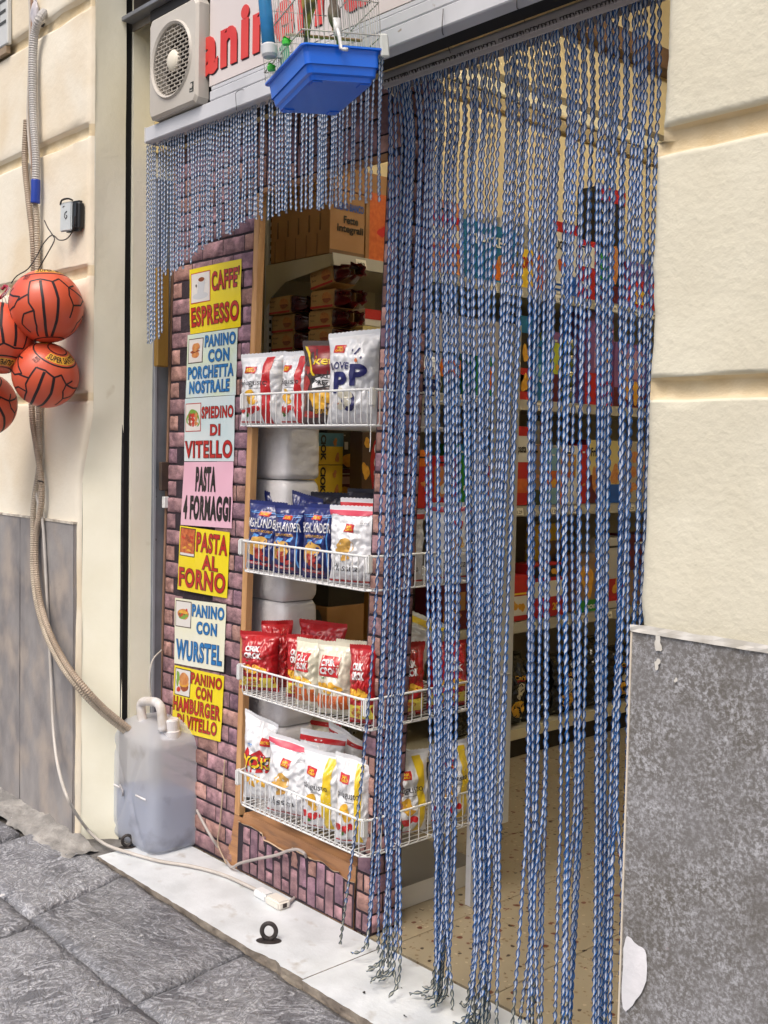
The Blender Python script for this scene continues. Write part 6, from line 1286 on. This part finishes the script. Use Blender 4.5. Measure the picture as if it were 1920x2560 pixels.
# ================================================================ balls
ballm = M('ball_orange', (214, 94, 64), (204, 82, 54), sc=3, rough=.36, coat=.15); line = M('ball_line', (34, 20, 26), rough=.5); byel = M('ball_yellow', (226, 168, 60), rough=.4)
HEX = [Vector((math.cos(a), math.sin(a), 0)) for a in [math.pi / 3 * k for k in range(6)]]
def ball(label, u, v, Y, R, view):
    c = onY(u, v, Y); t = thing('rubber_ball', label, 'ball', c, 'orange balls hung in a net against the left wall')
    t.rotation_euler = view
    B().sphere((0, 0, 0), R, 48, 32).build('ball_skin', ballm, t, smooth=True)
    def on(lat, lon, l_=0): return Vector((math.cos(lat) * math.cos(lon), math.cos(lat) * math.sin(lon), math.sin(lat))) * (R + l_)
    b = B()
    def arc(pts, w=.0032):
        P = []
        for (a0, o0), (a1, o1) in zip(pts[:-1], pts[1:]):
            for k in range(8): P.append(on(a0 + (a1 - a0) * k / 8, o0 + (o1 - o0) * k / 8, .0002))
        P.append(on(pts[-1][0], pts[-1][1], .0002))
        vs = []
        for i, p_ in enumerate(P):
            tg_ = (P[min(i + 1, len(P) - 1)] - P[max(i - 1, 0)]).normalized(); s_ = p_.normalized().cross(tg_) * w; vs += [p_ + s_, p_ - s_]
        b.add(vs, [(2 * i, 2 * i + 1, 2 * i + 3, 2 * i + 2) for i in range(len(P) - 1)])
    # pattern repeated round the ball: long curved panels, hexagon-like panels, a title band
    for s in range(3):
        o = s * 2 * math.pi / 3
        arc([(-1.15, o + .0), (-.6, o + .05), (.0, o + .06), (.55, o + .02)], .005); arc([(-1.15, o + .3), (-.6, o + .42), (0, o + .46), (.5, o + .38)], .005)
        arc([(.55, o - .3), (.6, o + .02), (.5, o + .38), (.62, o + .62), (.35, o + .85), (.12, o + .80), (-.15, o + .92), (-.5, o + .85)])
        arc([(.35, o + .85), (.45, o + 1.12)]); arc([(-.15, o + .92), (-.1, o + 1.25), (.12, o + 1.5), (.2, o + 1.2), (.35, o + .85)])
        arc([(.55, o - .3), (.15, o - .32), (-.08, o - .05 - .28), (-.3, o - .22), (-.75, o - .28), (-1.1, o - .5)])
        arc([(.15, o - .32), (.02, o - .72)]); arc([(-.3, o - .22), (-.35, o - .55), (-.6, o - .8), (-.9, o - .7)])
    ringl = [(.86, 2 * math.pi * k / 24) for k in range(25)]; arc(ringl, .003); arc([(1.28, 2 * math.pi * k / 16) for k in range(17)], .0026); arc([(-1.18, 2 * math.pi * k / 20) for k in range(21)], .003)
    b.build('black_line', line, t)
    fb2 = lambda a, c_, l_=0: on(.93 + .28 * c_, -(.2) + a * 2.1, .0003 + l_)
    P_(t, 'yellow_band', byel, lambda b: put_rect(b, fb2, -.04, 1.04, .0, 1, 0, 24, 4)); P_(t, 'title_lettering', line, lambda b: put_text(b, 'SUPER SANTOS', fb2, 0, 1, .12, .86, .03, .0006, spacing=1.1))
    fb3 = lambda a, c_, l_=0: on(.93 + .28 * c_, 2.4 + a * 2.1, .0003 + l_)
    P_(t, 'yellow_band', byel, lambda b: put_rect(b, fb3, -.04, 1.04, .0, 1, 0, 24, 4)); P_(t, 'title_lettering', line, lambda b: put_text(b, 'SUPER SANTOS', fb3, 0, 1, .12, .86, .03, .0006, spacing=1.1))
    fb4 = lambda a, c_, l_=0: on(.64 + .18 * c_, -.62 + a * .24, .0003 + l_); P_(t, 'small_print', M('ball_print', (96, 40, 38), rough=.5), lambda b: put_text(b, 'MADE', fb4, 0, 1, .5, 1, .03), lambda b: put_text(b, 'ITALY', fb4, 0, 1, 0, .42, .03))
    return t
yb_ = 1.735
# azimuth that faces the camera
def face(u, v, Y): q = onY(u, v, Y); return math.atan2(-q.y, -q.x)
ball('orange rubber ball with black seams, highest and rightmost of the bunch', 116, 766, yb_, .131, (.10, -.08, face(118, 766, yb_) - .15))
ball('orange rubber ball with upside down title band, cut by the left photo edge', 0, 845, 1.62, .129, (math.pi * .96, -.25, face(2, 846, 1.66) + .5))
ball('orange rubber ball below the highest one, with two long seams crossing it', 114, 938, 1.745, .119, (-.5, .45, face(113, 938, yb_) - .3))
ball('lowest orange rubber ball, mostly cut by the left photo edge', -40, 1010, 1.64, .122, (.3, .6, face(-42, 1010, 1.69) + .2))
pinkc = M('pink_cord', (150, 24, 50), rough=.5)
o = B().tube(spline([onY(-30, 700, 1.66), onY(-5, 742, 1.62), onY(8, 738, 1.62), onY(20, 722, 1.63), onY(13, 715, 1.63), onY(4, 724, 1.62)], 8), .006, 8).build('pink_cord', pinkc, None, smooth=True, org=onY(0, 730, 1.62)); tag(o, 'dark pink cord knotted where the balls hang together', 'cord')
# thin clear net strings over the balls
b = B(); rr = random.Random(2)
for k in range(3):
    a = onY(22 + k * 2, 716 + k * 2, 1.63); c = onY(8 + 9 * k, 770 - 8 * k, 1.625); b.tube([a, (a + c) / 2 + Vector((0, -.015, 0)), c], .0012, 4)
o = b.build('net_string', M('clear_string', (200, 196, 196), rough=.2), None, org=onY(22, 716, 1.63)); tag(o, 'clear plastic net strings gathered above the balls', 'net')
# ================================================================ bird cage
CGW, CGD = .192, .272
yaw, px, py = 1.247, -.036, -.096
MR = Matrix.Rotation(yaw, 3, 'Z') @ Matrix.Rotation(px, 3, 'X') @ Matrix.Rotation(py, 3, 'Y')
cage = thing('bird_cage', 'small hanging wire bird cage with a bright blue plastic tray, in front of the sign', 'bird cage', (-1.935, 1.5, 2.403)); cage.rotation_euler = MR.to_euler()
bluep = M('tray_blue', (16, 112, 236), (12, 102, 226), sc=3, rough=.3, coat=.4)
def rl_(x0, x1, y0, y1, z, r=.012, n=5):
    out = []
    for cx, cy, a0 in ((x1 - r, y1 - r, 0), (x0 + r, y1 - r, 90), (x0 + r, y0 + r, 180), (x1 - r, y0 + r, 270)):
        for k in range(n + 1): a = math.radians(a0 + 90 * k / n); out.append(Vector((cx + r * math.cos(a), cy + r * math.sin(a), z)))
    return out
def loft(b, loops, cap=False):
    n = len(loops[0]); b.add([p for L in loops for p in L], [(i * n + j, i * n + (j + 1) % n, (i + 1) * n + (j + 1) % n, (i + 1) * n + j) for i in range(len(loops) - 1) for j in range(n)]); 
    if cap: k = len(b.v) - n; b.f.append(tuple(range(k, k + n))); b.mi.append(b.cur)
b = B(); W_, D_ = CGW, CGD
loft(b, [rl_(.006, W_ - .006, .006, D_ - .006, -.04), rl_(.004, W_ - .004, .004, D_ - .004, -.002), rl_(-.004, W_ + .004, -.004, D_ + .004, .001), rl_(-.004, W_ + .004, -.004, D_ + .004, -.003), rl_(.003, W_ - .003, .003, D_ - .003, -.004), rl_(.012, W_ - .012, .012, D_ - .012, -.058), rl_(.018, W_ - .018, .018, D_ - .018, -.061), rl_(.020, W_ - .020, .020, D_ - .020, -.071), rl_(.026, W_ - .026, .026, D_ - .026, -.0715)], True)
b.build('blue_tray', bluep, cage, smooth=False)
b = B()
for x in (.026, W_ - .05):
    for y in (.026, D_ - .05): b.box(x, x + .024, y, y + .024, -.0745, -.0712)
b.build('tray_foot', bluep, cage)
b = B().box(.01, W_ - .01, .01, D_ - .01, .001, .007).build('green_floor', M('cage_green', (74, 186, 62), rough=.35), cage)
HC = .30; wcg = M('cage_wire', (206, 204, 198), rough=.35, metal=.2); b = B()
def side(p, q, n, h=HC):
    p, q = Vector(p), Vector(q)
    for k in range(n + 1):
        s = p.lerp(q, k / n); b.tube([s, s + Vector((0, 0, h))], .0010, 5, False)
side((0, 0, 0), (W_, 0, 0), 15); side((0, 0, 0), (0, D_, 0), 21); side((W_, 0, 0), (W_, D_, 0), 21); side((0, D_, 0), (W_, D_, 0), 15)
b.build('upright_wire', wcg, cage, smooth=True)
b = B()
for z in (.03, .105, .18, .25): b.tube([(-.001, -.001, z), (W_ + .001, -.001, z), (W_ + .001, D_ + .001, z), (-.001, D_ + .001, z), (-.001, -.001, z)], .0016, 6, False)
b.build('cross_wire', wcg, cage, smooth=True)
b = B(); b.tube([(W_ / 2 - .012, -.004, .035), (W_ / 2 - .012, -.010, .02), (W_ / 2 - .010, -.008, -.008), (W_ / 2 - .006, -.014, -.012), (W_ / 2 + .004, -.014, -.012)], .0042, 6); b.box(W_ / 2 - .02, W_ / 2 - .004, -.006, -.002, .02, .06); b.build('tray_clip', white_paint, cage, smooth=True)
B().box(W_ - .004, W_ + .018, -.004, .004, -.018, .036).build('corner_hinge', M('hinge_grey_white', (200, 204, 200), rough=.4), cage, bevel=.004)
# seed box hung on the near face
bb = B(); bb.box(.062, .132, -.040, -.002, .118, .17); bb.build('seed_box', M('seed_box_clear', (196, 190, 184), (170, 162, 156), sc=20, rough=.3), cage, bevel=.002)
B().grid(lambda i, j: Vector((.0625 + .069 * i, -.0405, .121 + (.026 + .010 * math.cos(i * 5)) * j)), 12, 2).build('seed_husks', M('seeds', (150, 134, 120), (112, 98, 88), sc=220, rough=.8, det=2), cage)
B().box(.0615, .1325, -.0405, -.0015, .1155, .119).build('seed_box_base', M('seed_base', (150, 142, 138), rough=.5), cage)
# drinking tube on the long side
tb = bpy.data.materials.new('bottle_blue'); tb.use_nodes = True; pp = tb.node_tree.nodes['Principled BSDF']; pp.inputs['Base Color'].default_value = S(70, 150, 205); pp.inputs['Transmission Weight'].default_value = .55; pp.inputs['Roughness'].default_value = .1; pp.inputs['IOR'].default_value = 1.15
tl_ = MR.transposed() @ (onY(672, 115, 1.52) - Vector((-1.935, 1.5, 2.403)))
bp = Vector(tl_); b = B(); b.lathe([(.0, -.026), (.015, -.026), (.0185, -.020), (.0185, .0), (.0155, .004)], bp, 24); b.box(bp.x, bp.x + .045, bp.y - .006, bp.y + .006, bp.z - .026, bp.z - .012); b.build('drinker_cup', M('cup_white', (200, 204, 208), rough=.35), cage, smooth=False)
b = B(); b.lathe([(.014, .002), (.0155, .006), (.0155, .11), (.012, .116), (0, .117)], bp, 24); b.build('drinker_tube', tb, cage, smooth=True)
b = B(); b.lathe([(0, .0), (.0145, .002), (.0145, .062), (0, .063)], bp, 20); b.build('drinking_water', M('water_blue', (44, 116, 170), rough=.15), cage, smooth=True)
grn = M('feeder_green', (70, 196, 70), rough=.3); 
for k, (yy, zz) in enumerate(((.075, .028), (.19, .010))):
    b = B(); b.lathe([(0, -.006), (.009, -.005), (.010, .004), (.006, .008)], (-.012, yy, zz), 12); b.grid(lambda i, j: Vector((-.004 - .014 * j, yy + (i - .5) * .03 * (1 - .5 * j), zz + .012 * j)), 4, 3); b.build('green_clip', grn, cage)
B().box(.004, .010, .12, .17, .008, .05).build('green_feeder', M('feeder_pale', (110, 200, 160), rough=.3), cage)
b = B().cyl((.0, D_ * .4, .06), (W_, D_ * .4, .06), .004, 8); b.build('perch', M('perch_wood', (160, 130, 96), rough=.7), cage)
# the birds
fe = M('canary_feather', (186, 170, 92), (126, 108, 62), sc=38, rough=.8, c3=(96, 88, 70), sc3=30, cut3=(.5, .62)); fe2 = M('finch_feather', (150, 138, 126), (112, 100, 92), sc=50, rough=.8); fg = M('wing_grey', (84, 86, 88), (60, 60, 62), sc=40, rough=.8)
def bird(name, label, pos, mt, sc=1.0, lean=.25, yaw=0):
    t = thing(name, label, 'bird', pos); t.rotation_euler = (0, 0, yaw); t.scale = (sc,) * 3
    pts = [(.030, 0, -.062), (.022, 0, -.040), (.012, 0, -.022), (.004, 0, -.006), (-.001, 0, .012), (-.004, 0, .028), (-.004, 0, .040), (-.006, 0, .050), (-.010, 0, .058), (-.014, 0, .062)]
    B().tube([Vector(p) for p in pts], [.0035, .0055, .0105, .0165, .0185, .0165, .0120, .0125, .0100, .0035], 16).build('bird_body', mt, t, smooth=True)
    for s in (-1, 1): B().grid(lambda i, j: Vector((.006 + .026 * j - .006 * math.cos(i * 3.14), s * (.0165 - .008 * j - .004 * abs(i - .5)), .026 - .075 * j + .012 * (i - .5) * (1 - j))), 5, 8).build('wing', fg, t, smooth=True)
    B().add([(.028, -.006, -.05), (.028, .006, -.05), (.044, .007, -.098), (.044, -.007, -.098), (.032, -.005, -.05), (.032, .005, -.05), (.046, .006, -.098), (.046, -.006, -.098)], [(0, 1, 2, 3), (4, 7, 6, 5), (0, 3, 7, 4), (1, 5, 6, 2), (3, 2, 6, 7)]).build('tail', fg, t)
    B().tube([(-.016, 0, .060), (-.026, 0, .056)], [.0042, .0006], 8).build('beak', M('beak', (206, 150, 110), rough=.5), t)
    for s in (-1, 1): B().sphere((-.013, s * .0092, .060), .0018, 8, 6).build('eye', black, t); B().tube([(.004, s * .006, -.018), (.002, s * .006, -.034)], .0012, 5).build('leg', M('beak', (206, 150, 110)), t)
    return t
Cw = lambda v_: Vector((-1.935, 1.5, 2.403)) + MR @ Vector(v_)
bird('canary', 'yellowish green canary with grey wings and long tail clinging upright inside the cage', Cw((.045, .055, .115)), fe, 1.05, yaw=2.6)
bird('small_finch', 'brownish grey small bird behind the white tray clip inside the cage', Cw((.105, .06, .085)), fe2, .8, yaw=2.0)
o = B().tube(spline([Cw((W_ / 2, D_ / 2, HC)), Cw((W_ / 2, D_ / 2, HC + .3)), Vector((-2.05, 1.8, 3.4))], 6), .0025, 6).build('hanging_wire', dark_iron, None, org=Cw((W_ / 2, D_ / 2, HC))); tag(o, 'wire from which the bird cage hangs, above the frame', 'wire')
o = B(); 
loft(o, [rl_(0, W_, 0, D_, HC), rl_(.03, W_ - .03, .03, D_ - .03, HC + .03)], True); o.build('cage_roof', wcg, cage)
# litter on the threshold and paving
lit = M('litter_white', (206, 206, 206), rough=.8); rr = random.Random(8)
b = B()
for (u, v, r) in ((236, 2343, .004), (352, 2342, .004), (566, 2502, .005), (5, 2240, .01), (32, 2046, .006), (232, 2473, .003), (610, 2480, .003)):
    q = onZ(u, v, -.012); zg = gz(q.x) + .003; q = onZ(u, v, zg); put_blob(b, lambda a, c, l_=0: Vector((q.x + a, q.y + c, zg + .003)), 0, 0, r, r * .7, wob=.4, seed=int(u))
o = b.build('litter_specks', lit, None); o['kind'] = 'stuff'; o['label'] = 'tiny white scraps scattered on the paving'
b = B()
for (u, v, r) in ((1012, 2540, .005), (1004, 2470, .003), (910, 2481, .006)):
    q = onZ(u, v, .002); put_blob(b, lambda a, c, l_=0: Vector((q.x + a, q.y + c, .0025)), 0, 0, r, r * .6, wob=.4, seed=int(u))
o = b.build('dark_specks', black, None); o['kind'] = 'stuff'; o['label'] = 'small dark crumbs on the marble'
